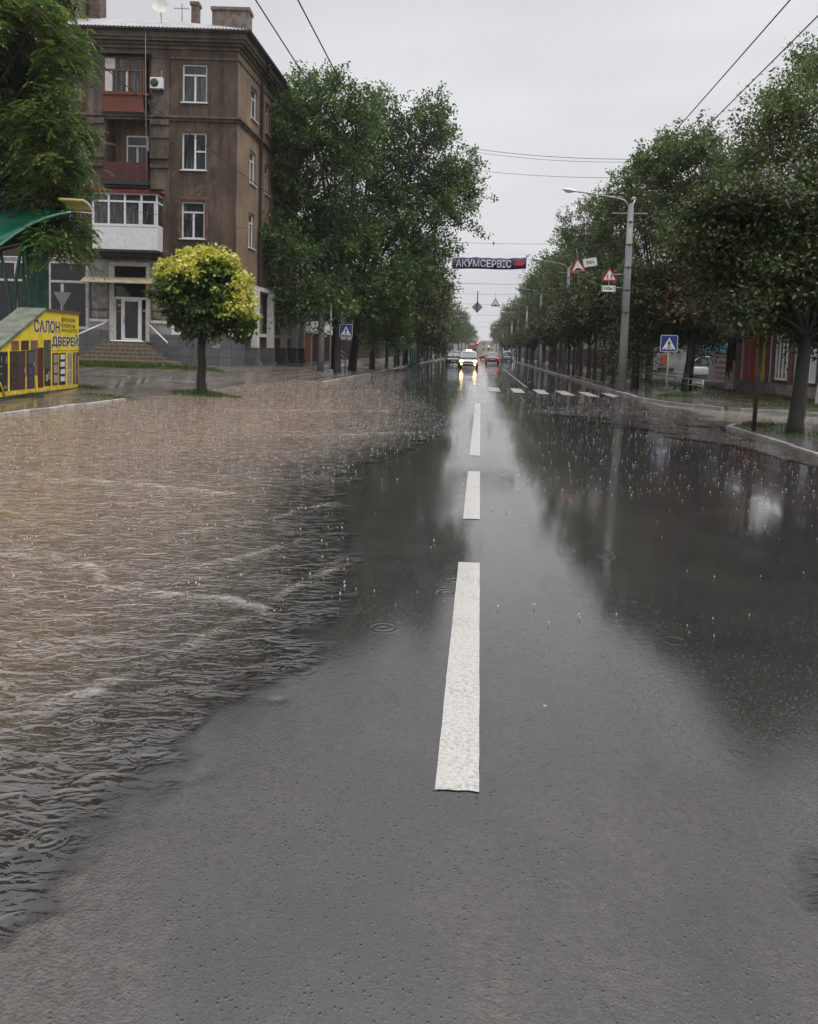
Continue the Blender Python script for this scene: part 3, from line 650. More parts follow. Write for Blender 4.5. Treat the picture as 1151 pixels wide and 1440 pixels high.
acacia('tall airy acacia rising above the big maple at the right edge', (10.9, 27.2, .1),
    [(1120, 150, 40), (1080, 175, 40), (1150, 110, 40), (1060, 215, 36), (1110, 225, 50), (1160, 190, 50), (1045, 240, 30), (1200, 130, 60), (1180, 250, 60), (1085, 140, 20), (1140, 85, 20), (1220, 220, 60)], 27, 31, 1150, 1.1, ht=5.2, size=.11)
acacia('whitewashed acacia standing by the pale advertising kiosk', (11.25, 38.3, .12),
    [(990, 215, 28), (960, 225, 34), (930, 245, 36), (1005, 260, 40), (960, 290, 46), (1030, 290, 40), (1035, 240, 26), (905, 235, 24), (985, 195, 16), (945, 200, 18), (1060, 270, 36), (1000, 330, 44)], 38, 32, 1200, 1.3, ht=4.6)
acacia('tall acacia behind the lamp post with the curved arm', (9.2, 46, .1),
    [(900, 275, 40), (880, 310, 42), (925, 310, 44), (860, 290, 26), (905, 350, 46), (850, 345, 34), (945, 350, 40), (885, 255, 20), (870, 390, 40)], 46, 33, 1000, 0, ht=4.5)
acacia('dense acacia left of the lamp post above the tilted warning sign', (9.3, 60, .1),
    [(830, 300, 26), (850, 320, 34), (815, 335, 28), (835, 360, 36), (800, 330, 14), (865, 360, 34), (810, 380, 24), (855, 285, 18), (795, 310, 10), (850, 410, 36)], 60, 34, 800, 0, ht=4.0)
protoA = make_tree('acacia_tree', 'tall', 'tree', (9.5, 84, .1), 4.2, .18, [(0, 0, 7.6, 2.6, 2.6, 2.6), (1.6, .6, 9.6, 1.7, 1.7, 1.6), (-1.5, .8, 9.3, 1.9, 1.9, 1.7), (.2, -1.4, 10.6, 1.6, 1.6, 1.5), (-2.4, -.6, 7.4, 1.6, 1.6, 1.6), (2.5, -.4, 7.2, 1.6, 1.6, 1.6), (0, 2.0, 7.8, 1.8, 1.8, 1.9), (.3, .3, 5.4, 2.4, 2.4, 1.4), (-.8, .3, 11.7, 1.0, 1, 1.1)],
    l_acacia, 560, 30, .22, 35, 'spray', .42, group=GA, twigs=30)
protoP = make_tree('poplar_tree', 'tall', 'tree', (-9.0, 98, .1), 3.6, .2, [(0, 0, 7, 2.8, 2.8, 2.6), (1.8, .6, 8.6, 1.9, 1.9, 1.8), (-1.5, .8, 9.3, 2.0, 2.0, 1.9), (.2, -1.4, 10, 1.8, 1.8, 1.8), (2.6, -.6, 6.6, 1.8, 1.8, 1.8), (-2.5, -.4, 6.4, 1.8, 1.8, 1.8), (0, 2.0, 7.8, 1.8, 1.8, 1.9), (1.2, -.6, 4.9, 2.2, 2.2, 1.2), (-.6, .3, 11.4, 1.0, 1, 1.1)],
    l_poplar, 560, 30, .22, 36, 'spray', .42, group='far trees down the left side', twigs=30)
protoL = make_tree('maple_tree', 'round', 'tree', (-7.2, 92, .05), 2.2, .14, rel(12, 2.4, 2.0, 4.0, 23), l_maple, 300, 26, .23, 23, 'ball', .34, group='round maples down the left kerb', twigs=20)
def put(src, first, x, y, s, label, rz):
    o = src if first else copy_tree(src)
    o.location = (x, y, gz(x, y) if x < 0 else .03); o.scale = (s, s, s*random.uniform(.93, 1.07)); o.rotation_euler = (0, 0, rz); o['label'] = label
    return o
k = 0; used = set()
for i, y in enumerate([41.2, 43.8, 46.6, 49.4, 52.2, 55.4, 59.2, 63.5, 68, 73, 78, 84, 90, 97, 104, 112, 121, 131, 142, 155, 170, 186, 204, 224]):
    src = protoM if i % 2 == 0 else protoM2
    lab = ['second round maple beyond the lamp post, beside its neighbour at the kerb', 'third round maple beyond the lamp post on the right kerb', 'fourth round maple beyond the lamp post on the right kerb', 'fifth round maple beyond the lamp post on the right kerb'][i] if i < 4 else ('round maple in the dark row between lamp post and blue route sign' if y < 86 else 'small round maple in the far row beyond the blue route sign')
    put(src, src.name not in used, 6.75+random.uniform(-.2, .25), y, random.uniform(.86, 1.05)*(1 if y < 80 else .92), lab, random.uniform(0, 6)); used.add(src.name)
for i, (x, y, s) in enumerate([(8.6, 74, .98), (8.4, 88, 1.05), (8.7, 101, 1.0), (8.9, 117, 1.05), (8.3, 134, 1.0), (8.6, 152, 1.08), (8.2, 172, 1.0), (8.4, 195, 1.1), (8.2, 220, 1.0), (8.2, 248, 1.1), (8, 280, 1.1), (8, 320, 1.15), (8.2, 365, 1.2), (8, 420, 1.2), (13.5, 95, 1.1), (13.5, 140, 1.1), (13, 200, 1.2)]):
    put(protoA, i == 0, x, y, s, 'tall acacia in the far row beyond the banner on the right' if y < 130 else 'hazy far tree down the right side of the street', i*1.3)
for i, (x, y, s) in enumerate([(-9.2, 92, .92), (-8.8, 106, .8), (-8.6, 122, .9), (-8.8, 140, .95), (-8.2, 160, 1.0), (-8.4, 184, 1.05), (-8, 212, 1.1), (-8.2, 245, 1.1), (-7.6, 285, 1.2), (-7.4, 330, 1.2), (-7, 385, 1.25), (-6.6, 450, 1.3), (-13.5, 110, 1.0), (-13.5, 160, 1.1), (-13, 220, 1.2)]):
    put(protoP, i == 0, x, y, s, 'tall tree in the far row on the left beyond the brown one' if y < 130 else 'hazy far tree down the left side of the street', i*1.7)
for i, y in enumerate([64, 69, 90, 97, 105, 114, 124, 135, 147, 161, 177, 195]):
    put(protoL, i == 0, -7.2+random.uniform(-.2, .2), y, random.uniform(.85, 1.05), 'dark round maple under the tall left trees' if y < 80 else 'small round maple in the far left row', i*1.9)

# ------------------------------------------------------------------ the brown apartment house
P0 = Vector((-11.64, 38.5, 0)); RH = Vector((cos(YAW), sin(YAW), 0)); NO = Vector((sin(YAW), -cos(YAW), 0))
def fm(u, v, o=0): return P0-RH*u+NO*o+Vector((0, 0, v))           # front face: metres left of the corner, height, outwards
def sm(w, v, o=0): return Vector((-11.64+o, 38.5+w, v))            # side face along the street
def wall_holes(mp, a0, a1, b0, b1, holes, depth):
    mb = MB(); A = sorted({a0, a1, *[h[0] for h in holes], *[h[1] for h in holes]}); B = sorted({b0, b1, *[h[2] for h in holes], *[h[3] for h in holes]})
    for i in range(len(A)-1):
        for j in range(len(B)-1):
            ca, cb = (A[i]+A[i+1])/2, (B[j]+B[j+1])/2
            if any(h[0] < ca < h[1] and h[2] < cb < h[3] for h in holes): continue
            mb.quad(mp(A[i], B[j]), mp(A[i+1], B[j]), mp(A[i+1], B[j+1]), mp(A[i], B[j+1]))
    for h in holes:
        c = [(h[0], h[2]), (h[1], h[2]), (h[1], h[3]), (h[0], h[3])]; d = h[4] if len(h) > 4 else depth
        for i in range(4): p, q = c[i], c[(i+1) % 4]; mb.quad(mp(*p), mp(*q), mp(*q, -d), mp(*p, -d))
    return mb
def fbox(mb, mp, a0, a1, b0, b1, o0, o1): return mb.box(a0, a1, b0, b1, o0, o1, mp)
def window(root, mp, a0, a1, b0, b1, mat, vs=(), hs=(), o=-.1, w=.07, sill=True, part=None, glass=None, name='window'):
    if o == -.1: o = -.14
    """frame with mullions (vs) and transoms (hs = (height, from, to)); the pane is its sub-part"""
    mb = MB()
    fbox(mb, mp, a0, a0+w, b0, b1, o-.03, o+.04); fbox(mb, mp, a1-w, a1, b0, b1, o-.03, o+.04)
    fbox(mb, mp, a0+w, a1-w, b0, b0+w, o-.03, o+.04); fbox(mb, mp, a0+w, a1-w, b1-w, b1, o-.03, o+.04)
    for q in vs:
        q = q if isinstance(q, tuple) else (q, b0, b1)
        fbox(mb, mp, q[0]-w*.6, q[0]+w*.6, q[1]+w, q[2]-w, o-.028, o+.038)
    for q in hs:
        q = q if isinstance(q, tuple) else (q, a0, a1); fbox(mb, mp, q[1]+w, q[2]-w, q[0]-w*.5, q[0]+w*.5, o-.026, o+.042)
    fr = mb.build(name, mat, root)
    MB().quad(mp(a0, b0, o), mp(a1, b0, o), mp(a1, b1, o), mp(a0, b1, o)).build('pane', glass or m_glass, fr)
    if sill: fbox(MB(), mp, a0-.06, a1+.06, b0-.05, b0-.002, o-.05, .09).build('sill', mat, fr)
    return fr
def text_mesh(s, name, mp, a0, a1, b0, b1, o, mat, parent, bold=.0, th=.004, shear=0):
    c = bpy.data.curves.new('t', 'FONT'); c.body = s; c.size = 1; c.offset = bold; c.resolution_u = 3
    ob = bpy.data.objects.new('t', c); COL.objects.link(ob); bpy.context.view_layer.update()
    me = bpy.data.meshes.new_from_object(ob.evaluated_get(bpy.context.evaluated_depsgraph_get())); bpy.data.objects.remove(ob); bpy.data.curves.remove(c)
    V = np.array([v.co[:] for v in me.vertices]); lo, hi = V.min(0), V.max(0)
    for v in me.vertices:
        x = (v.co.x-lo[0])/(hi[0]-lo[0]); y = (v.co.y-lo[1])/(hi[1]-lo[1])
        v.co = mp(a0+(a1-a0)*x, b0+(b1-b0)*y, o)
    me.materials.clear(); me.materials.append(mat); me.name = name
    ob = bpy.data.objects.new(name, me); COL.objects.link(ob); ob.parent = parent; return ob

H = thing('apartment_building', 'four storey brown plastered apartment house with balconies and grey shop front', 'building')
def relmesh(o): return o
UE, WE = 15.0, 13.0
wins = [(1.43, 2.58, 12.6, 14.33), (1.44, 2.58, 9.53, 11.24), (1.49, 2.58, 6.37, 8.08)]
wl = [(7.3, 8.49, 12.6, 14.4), (7.3, 8.49, 9.5, 11.2), (7.3, 8.49, 6.4, 8.1), (10.2, 11.4, 12.6, 14.4), (10.2, 11.4, 9.5, 11.2), (10.2, 11.4, 6.4, 8.1)]
wall_holes(fm, 0, UE, 5.3, 15.3, wins+wl+[(4.1, 6.06, 8.75, 14.6, 1.1)], .2).build('wall', m_wall, H, fix=False)
MB().quad(fm(4.1, 8.75, -1.1), fm(6.06, 8.75, -1.1), fm(6.06, 14.6, -1.1), fm(4.1, 14.6, -1.1)).build('balcony_back_wall', m_wall2, H, fix=False)
swh = [(2.2, 3.35, 12.6, 14.1), (2.1, 3.2, 9.45, 11.05), (2.05, 3.1, 6.3, 8.0)]+[(q, q+.95, *b) for q in (4.95, 7.7, 10.3) for b in ((12.6, 14.15), (9.45, 11.0), (6.3, 7.95))]
wall_holes(sm, 0, WE, 4.2, 15.3, swh, .2).build('side_wall', m_wall2, H, fix=False)
for a in wins[:1]: window(H, fm, *a, m_white, (2.0,) and ((2.0, 12.6, 13.85),), (13.85,))
window(H, fm, *wins[1], m_white, (1.98,), ((10.4, 1.44, 1.98),)); window(H, fm, *wins[2], m_white, ((2.03, 6.37, 7.6),), (7.6,))
for a in wl: window(H, fm, *a, m_offw, ((a[0]+.55, a[2], a[3]-.5),), (a[3]-.5,))
for a in swh: window(H, sm, *a, m_white if a[0] < 4 else m_offw, ((a[0]+.5, a[2], a[3]-.45),), (a[3]-.45,))
# red plaster surround of the lowest window
mb = MB()
for q in ((1.33, 1.47, 6.3, 8.15), (2.6, 2.74, 6.3, 8.15), (1.33, 2.74, 8.17, 8.32)): fbox(mb, fm, *q, 0, .02)
mb.build('window_surround', M('pink_plaster', (.125, .062, .05), .7, .3), H)
# belt course, cornice, roof
def band(o, z0, z1, mat, name, o_in=-.05):
    mb = MB()
    pts = [fm(UE, 0, o), P0+NO*o+Vector((o, 0, 0)), sm(WE, 0, o), sm(WE, 0, o_in), P0+NO*o_in+Vector((o_in, 0, 0)), fm(UE, 0, o_in)]
    return mb.prism([(p.x, p.y) for p in pts], z0, z1).build(name, mat, H)
mb = MB()
def ring(mb, o, z0, z1, o_in=-.05):
    pts = [fm(UE, 0, o), P0+NO*o+Vector((o, 0, 0)), sm(WE, 0, o), sm(WE, 0, o_in), P0+NO*o_in+Vector((o_in, 0, 0)), fm(UE, 0, o_in)]
    mb.prism([(p.x, p.y) for p in pts], z0, z1)
for o, z0, z1 in ((.05, 14.52, 14.62), (.07, 14.95, 15.1), (.18, 15.1, 15.22), (.34, 15.22, 15.34), (.42, 15.34, 15.58), (.56, 15.58, 15.66)): ring(mb, o, z0, z1, -.2)
mb.build('cornice', m_corn, H)
mb = MB(); ring(mb, .07, 11.74, 11.86, -.1); ring(mb, .16, 11.86, 11.95, -.1); fbox(mb, fm, 0, 8, 5.28, 5.42, -.05, .06); mb.build('belt_course', m_corn, H)
# corrugated roof
cols = int((UE+.7)/.035); vs = []; rows = 9
for i in range(cols+1):
    u = -.7+i*.035; tm = min(1, max(.02, (u+.7)/5.2))
    for j in range(rows):
        q = tm*j/(rows-1); vs.append(fm(u, 15.68+1.95*q+.028*sin(u*2*pi/.17), .72-4.4*q))
a_ = (np.arange(cols)[:, None]*rows+np.arange(rows-1)[None]).ravel()
np_mesh('roof', np.array(vs), np.stack([a_, a_+1, a_+rows+1, a_+rows], 1), m_slate, H)
hp = fm(4.5, 17.63, -3.68); mb = MB(); cpt = P0+NO*.72+Vector((.7, 0, 15.67))
mb.poly([cpt, sm(WE, 15.67, .72), sm(WE-4, 17.6, -4), hp]); mb.poly([hp, sm(WE-4, 17.6, -4), fm(UE, 17.63, -9), fm(UE, 17.63, -3.68)]); mb.build('side_roof', m_slate, H, fix=False)
mb = MB()
for mp, a0, a1 in ((fm, -.66, UE), (sm, -.6, WE)): fbox(mb, mp, a0, a1, 15.6, 15.67, .56, .7)
mb.build('eaves', m_dark, H)
# taller part of the house at the far left
mb = MB(); fbox(mb, fm, 8.3, UE, 15.66, 19.6, -6, -.02); mb.build('attic_wall', m_stone, H)
def chimney(u0, u1, v0, v1, o0, o1, mat, name='chimney'):
    mb = MB(); fbox(mb, fm, u0, u1, v0, v1-.16, o0, o1); fbox(mb, fm, u0-.06, u1+.06, v1-.16, v1, o0-.06, o1+.06); return mb.build(name, mat, H, bevel=.015)
m_chim = M('chimney_brick', (.12, .075, .06), .7, .3, 5); m_chim2 = M('chimney_render', (.15, .12, .1), .75, .3, 4)
chimney(-.25, 1.5, 15.7, 17.35, -1.9, -1.1, m_chim2); chimney(2.66, 3.0, 16.2, 18.3, -3.5, -3.0, m_chim); chimney(7.55, 8.1, 16.6, 18.9, -3.9, -3.1, m_chim)
# satellite dish and aerial
mb = MB(); c = fm(4.03, 17.45, -1.4)
dn = (NO*.9+Vector((.25, 0, .35))).normalized(); d1 = dn.cross(Vector((0, 0, 1))).normalized(); d2 = dn.cross(d1)
mb.loft([[c+(d1*cos(a)+d2*sin(a))*(.4*q)-dn*(.09*(1-q*q)) for a in [2*pi*i/20 for i in range(20)]] for q in (.02, .4, .7, 1)], cap=False); mb.tube([c-dn*.09, fm(4.0, 16.6, -1.5)], .03, 6)
mb.tube([c-d2*.4, c+dn*.4], .012, 5); mb.build('satellite_dish', m_offw, H)
mb = MB(); mb.tube([fm(3.45, 16.8, -3), fm(3.45, 18.2, -3)], .02, 5); mb.tube([fm(3.85, 17.95, -3), fm(3.1, 17.95, -3)], .014, 4)
for k in range(5): mb.tube([fm(3.15+.16*k, 17.95, -2.8), fm(3.15+.16*k, 17.95, -3.2)], .008, 4)
mb.build('aerial', m_dark, H)
# pilasters beside the balconies
for u0, u1 in ((3.12, 4.04), (6.1, 6.98)):
    mb = MB()
    for z0, z1, o in ((11.5, 11.74, .2), (11.05, 11.5, .1), (10.9, 11.05, .16), (10.35, 10.9, .1), (10.1, 10.35, .18), (9.95, 10.1, .26), (9.7, 9.95, .12), (9.55, 9.7, .18), (5.42, 9.55, .08), (11.95, 14.5, .07)): fbox(mb, fm, u0+.003*z0, u1-.003*z0, z0+.002, z1, -.02, o)
    mb.build('pilaster', m_corn, H, bevel=.01)
# top balcony: wooden glazing, white boards, red boarding
B = bpy.data.objects.new('balcony', None); COL.objects.link(B); B.parent = H
mb = MB(); fbox(mb, fm, 4.02, 6.22, 12.78, 12.86, -.05, .3); 
for k in range(22): fbox(mb, fm, 4.3+.086*k, 4.3+.086*k+.08, 12.16, 12.78, .2, .235)
fbox(mb, fm, 4.24, 6.22, 12.02, 12.15, -.05, .28); mb.build('boarding', m_redwood, B)
fbox(MB(), fm, 4.05, 6.2, 11.96, 12.015, -.05, .24).build('slab', m_dark, B)
mb = MB()
for a in (4.3, 4.43, 5.0, 5.55, 6.12): fbox(mb, fm, a-.04, a+.04, 12.87, 14.5, .12, .2)
for b in (12.9, 13.9, 14.46): fbox(mb, fm, 4.3, 6.12, b-.04, b+.04, .11, .21)
for a in (4.7, 5.28): fbox(mb, fm, a-.03, a+.03, 12.95, 13.86, .12, .19)
mb.build('glazing_bars', m_brownwood, B)
MB().quad(fm(4.3, 12.9, .15), fm(6.12, 12.9, .15), fm(6.12, 14.46, .15), fm(4.3, 14.46, .15)).build('pane', m_glass, B)
mb = MB(); [fbox(MB(), fm, *q, .16, .2).build('white_board', m_offw, B) for q in ((5.62, 6.08, 13.95, 14.42), (5.75, 6.08, 12.95, 13.84), (5.02, 5.12, 12.95, 13.84))]
mb = MB(); fbox(mb, fm, 3.95, 6.26, 14.56, 14.64, -.05, .5); mb.build('balcony_roof', m_dark, B)
# third floor balcony
B = bpy.data.objects.new('balcony', None); COL.objects.link(B); B.parent = H
mb = MB()
for k in range(9): fbox(mb, fm, 4.08, 6.14, 8.95+.088*k, 8.95+.088*k+.08, .3, .33); 
fbox(mb, lambda a, b, o: fm(o, b, a), -.2, .3, 8.95, 10.3, 4.08, 4.12); fbox(mb, lambda a, b, o: fm(o, b, a), -.2, .3, 8.95, 9.7, 6.1, 6.14); mb.build('parapet', m_redpan, B)
mb = MB(); fbox(mb, fm, 4.0, 6.2, 8.72, 8.93, -.05, .36); fbox(mb, fm, 4.1, 6.1, 8.6, 8.72, -.05, .2); mb.build('slab', m_dark, B)
window(H, fm, 4.42, 5.47, 8.9, 11.23, m_white, ((4.95, 8.9, 10.75),), (10.75,), o=-.95, sill=False)
# white glazed balcony on the first floor
B = bpy.data.objects.new('balcony', None); COL.objects.link(B); B.parent = H
U0, U1, O = 3.42, 6.42, .9
mb = MB(); mb.box(U0, U1, 5.68, 6.72, O-.05, O, fm); mb.box(U0, U0+.05, 5.68, 6.72, 0, O-.05, fm); mb.box(U1-.05, U1, 5.68, 6.72, 0, O-.05, fm)
for k in range(1, 4): mb.box(U0+.75*k-.012, U0+.75*k+.012, 5.72, 6.7, O, O+.008, fm)
mb.build('panelling', m_white, B)
mb = MB()
for a in (U0+.04, 4.16, 4.92, 5.66, U1-.04): mb.box(a-.045, a+.045, 6.72, 8.2, O-.06, O+.01, fm)
for a, b in ((6.78, .055), (7.85, .04), (8.2, .04)): mb.box(U0, U1, a-b, a+b, O-.055, O+.016, fm)
for a, b in ((6.78, .055), (7.85, .04), (8.2, .04)): mb.box(U0, U0+.06, a-b, a+b, 0, O-.06, fm); mb.box(U1-.06, U1, a-b, a+b, 0, O-.06, fm)
mb.box(4.22, 4.28, 6.85, 7.8, O-.05, O+.02, fm); mb.box(U0+.1, U0+.16, 6.85, 7.8, O-.05, O+.02, fm); mb.box(U0, U0+.07, 6.72, 8.2, -.02, .06, fm); mb.build('frame', m_white, B)
mb = MB(); mb.quad(fm(U0, 6.7, O-.03), fm(U1, 6.7, O-.03), fm(U1, 8.2, O-.03), fm(U0, 8.2, O-.03)); mb.quad(fm(U0+.03, 6.7, 0), fm(U0+.03, 6.7, O), fm(U0+.03, 8.2, O), fm(U0+.03, 8.2, 0)); mb.build('pane', m_glass, B)
mb = MB(); mb.box(U0-.12, U1+.1, 8.3, 8.36, -.05, O+.12, fm); mb.box(U0-.1, U1+.08, 8.22, 8.3, O, O+.1, fm); mb.build('balcony_roof', M('dull_red_trim', (.2, .03, .028), .5, .2), B)
mb = MB(); mb.box(U0-.02, U1+.02, 5.56, 5.68, 0, O+.03, fm); mb.box(U0+.1, U1-.1, 5.42, 5.56, 0, O-.2, fm); mb.build('slab', m_dark, B)
mb = MB(); mb.box(5.1, 5.45, 6.95, 7.5, O-.2, O-.12, fm); mb.box(U0-.3, U0+.35, 8.37, 8.42, O-.1, O+.25, fm); mb.build('hanging_coat', m_black, B)
# air conditioner
A = bpy.data.objects.new('air_conditioner', None); COL.objects.link(A); A.parent = H
mb = MB(); mb.box(3.36, 3.95, 13.06, 13.57, .14, .42, fm); mb.build('housing', m_white, A, bevel=.03)
mb = MB(); cc = fm(3.74, 13.32, .425); mb.loft([[cc+(RH*cos(a)+Vector((0, 0, 1))*sin(a))*q+NO*o for a in [2*pi*i/16 for i in range(16)]] for q, o in ((.19, -.002), (.19, .012), (.06, .012))]); mb.build('fan_grille', m_dark, A)
mb = MB(); mb.tube([fm(3.5, 13.57, .2), fm(3.5, 13.95, .1), fm(3.5, 13.98, 0)], .018, 6); mb.tube([fm(3.75, 13.06, .2), fm(3.78, 12.7, .1), fm(3.95, 12.55, .05), fm(4.2, 12.62, .03)], .016, 5); mb.build('pipe', m_offw, A)
mb = MB()
for a in (3.45, 3.86): mb.box(a-.02, a+.02, 13.0, 13.05, 0, .4, fm)
mb.build('bracket', m_dark, A)
# drainpipes and cables on the walls
mb = MB(); mb.tube([sm(3.2, 15.5, .6), sm(3.6, 15.25, .5), sm(3.8, 14.8, .12), sm(3.8, 5.2, .12), sm(3.8, .6, .12)], .075, 8); mb.build('drainpipe', m_dark, H)
mb = MB(); mb.tube([fm(6.75, 15.6, .6), fm(6.7, 12.2, .12)], .01, 4); mb.tube([fm(4.1, 15.6, .6), fm(4.12, 8, .3)], .008, 4); mb.build('cable', m_offw, H)
# ground floor shop front
gh = [(6.98, 8.85, 2.0, 5.15), (4.05, 5.95, 1.5, 5.18), (5.99, 6.9, 2.5, 4.25), (3.1, 3.98, 2.5, 4.25), (.9, 3.02, 1.85, 4.2), (9.4, 11.6, 2, 5.1)]
wall_holes(fm, 0, UE, 1.75, 5.28, gh, .16).build('shop_wall', m_greyren, H, fix=False)
wall_holes(fm, 0, UE, .1, 1.9, [(4.05, 5.95, 1.45, 1.95)], .1)
mb = MB(); fbox(mb, fm, -.03, 4.03, .2, 1.85, -.1, .03); fbox(mb, fm, 5.97, UE, .2, 1.98, -.1, .03); fbox(mb, fm, 4.03, 5.97, .2, 1.45, -.1, .02)
fbox(mb, sm, .035, WE, .1, 1.9, -.1, .03); mb.build('tiled_plinth', m_plinth, H)
window(H, fm, 6.98, 8.85, 2.0, 5.15, m_beam, ((8.2, 2, 4.2),), (4.2,), o=-.05, w=.11, glass=m_dglass, sill=False)
window(H, fm, 9.4, 11.6, 2.0, 5.1, m_offw, (10.4,), (4.2,), o=-.05, w=.1, glass=m_dglass, sill=False)
m_grime = M('grimy_grey_glass', (.2, .19, .18), .25, .35, 3)
for a in (gh[2], gh[3]): window(H, fm, *a, m_rust, (), (a[2]+.45,), o=-.05, w=.04, glass=m_grime, sill=False)
window(H, fm, .9, 3.02, 1.85, 4.2, m_white, (1.95,), (3.5,), o=-.06, w=.14, glass=m_dglass, sill=False)
mb = MB()
for a in ((5.99, 6.9, 2.36, 2.49), (3.05, 4.0, 2.36, 2.49)): fbox(mb, fm, *a, -.02, .05)
mb.build('sill', m_offw, H)
E_ = bpy.data.objects.new('entrance', None); COL.objects.link(E_); E_.parent = H
mb = MB(); fbox(mb, fm, 5.72, 5.95, 1.5, 5.18, -.1, .06); fbox(mb, fm, 4.05, 4.22, 1.5, 5.18, -.1, .06); fbox(mb, fm, 4.22, 5.72, 5.0, 5.18, -.1, .06); mb.build('surround', m_beam, E_)
mb = MB(); fbox(mb, fm, 4.22, 5.72, 3.45, 3.56, -.12, 0); fbox(mb, fm, 5.3, 5.4, 1.52, 3.45, -.12, 0); fbox(mb, fm, 4.44, 4.54, 1.52, 3.45, -.12, 0); fbox(mb, fm, 5.66, 5.72, 1.52, 3.45, -.12, 0); fbox(mb, fm, 4.54, 5.3, 1.52, 1.62, -.11, .01); fbox(mb, fm, 4.54, 5.3, 3.36, 3.45, -.11, .01); fbox(mb, fm, 4.54, 4.6, 1.62, 3.36, -.11, .01); fbox(mb, fm, 5.24, 5.3, 1.62, 3.36, -.11, .01); mb.build('frame', m_white, E_)
MB().quad(fm(4.22, 1.52, -.08), fm(5.72, 1.52, -.08), fm(5.72, 5.0, -.08), fm(4.22, 5.0, -.08)).build('pane', m_dglass, E_)
mb = MB(); mb.tube([fm(5.24, 2.3, .01), fm(5.24, 2.3, .07), fm(5.24, 2.62, .07), fm(5.24, 2.62, .01)], .02, 6); mb.build('door_handle', m_galv, E_)
mb = MB(); fbox(mb, fm, 5.44, 5.62, 2.86, 2.92, -.078, -.07); mb.build('red_sticker', m_signr, E_); mb = MB(); fbox(mb, fm, 5.45, 5.6, 3.12, 3.2, -.078, -.07); fbox(mb, fm, 4.28, 4.4, 2.9, 2.98, -.078, -.07); mb.build('white_sticker', m_offw, E_)
# awning over the door
mb = MB(); n = 6
mb.loft([[fm(a, 4.18+.3*sin(pi/2*(1-q/n))*1., .02+.85*q/n) for q in range(n+1)]+[fm(a, 4.14+.3*sin(pi/2*(1-q/n)), .02+.85*q/n) for q in range(n, -1, -1)] for a in (3.5, 4.3, 5.2, 6.2, 7.0)], smooth=False)
mb.build('awning', M('yellowed_awning', (.36, .31, .2), .5, .25, 6), H)
mb = MB()
for a in (3.55, 4.4, 5.3, 6.2, 6.8): fbox(mb, fm, a-.012, a+.012, 4.17, 4.24, .5, .9)
mb.build('awning_rib', m_offw, H)
# entrance steps
mb = MB()
for k in range(6):
    z1 = 1.47-.172*k; q = .75+.3*k
    n = int((2.2+.62*k)/.27)
    a0, a1 = 4.0-.31*k*1.05, 6.15+.12*k
    for i in range(n):
        s0 = a0+(a1-a0)*i/n; s1 = a0+(a1-a0)*(i+1)/n; fbox(mb, fm, s0+.008, s1-.008, z1-.172, z1-.03, q-.34, q-.006*random.random())
    fbox(mb, fm, a0-.02, a1+.02, z1-.03, z1, q-.75 if k == 0 else q-.33, q+.02)
    mb2 = mb
fbox(mb, fm, 2.5, 7.0, .0, .6, .02, 2.2); fbox(mb, fm, 4.05, 6.1, .5, 1.43, .02, .5); mb.build('stairs', m_step, H)
for a0, b0, a1, b1 in ((6.0, 2.35, 7.1, 1.6), (4.0, 2.3, 2.75, 1.45)):
    mb = MB(); mb.tube([fm(a0, b0, .3), fm(a1, b1, 1.5)], .035, 8); mb.build('handrail', m_white, H)
# side ground floor: pilasters
wall_holes(sm, 0, WE, 1.9, 4.2, [(2.6, 4.6, 2.0, 3.3), (5.9, 7.3, 2, 3.3), (8.9, 10.2, 2, 3.3)], .2).build('side_shop_wall', m_greyren, H, fix=False)
for a in ((2.6, 4.6), (5.9, 7.3), (8.9, 10.2)): MB().quad(sm(a[0], 2, -.18), sm(a[1], 2, -.18), sm(a[1], 3.3, -.18), sm(a[0], 3.3, -.18)).build('side_pane', m_dglass, H)
mb = MB(); fbox(mb, sm, .06, WE, 1.9, 2.06, .0, .3); fbox(mb, sm, .06, WE, 4.2, 4.4, .0, .45); mb.build('side_ledge', m_offw, H)
for w in (1.7, 4.7, 7.7, 10.4, 12.5):
    mb = MB(); fbox(mb, sm, w, w+.42, 1.35, 4.2, .3, .62); mb.build('column', m_offw, H, bevel=.01)
    mb = MB(); fbox(mb, sm, w-.04, w+.46, .62, 1.35, .02, .66); fbox(mb, sm, w-.12, w+.54, .1, .62, .02, .75); mb.build('column_base', m_plinth, H, bevel=.01)
mb = MB()
for q in range(14): fbox(mb, fm, .95+random.random()*.55, .0, 0, 0, 0, 0) if 0 else None
rG = random.Random(3)
for q in range(9):
    a = .55+rG.random()*.55; b = 1.25+rG.random()*.5; fbox(mb, fm, a, a+rG.uniform(.06, .16), b, b+rG.uniform(.05, .12), .03, .036+.002*q)
mb.build('graffiti', M('pale_blue_graffiti', (.3, .33, .5), .6, .3, 30), H)

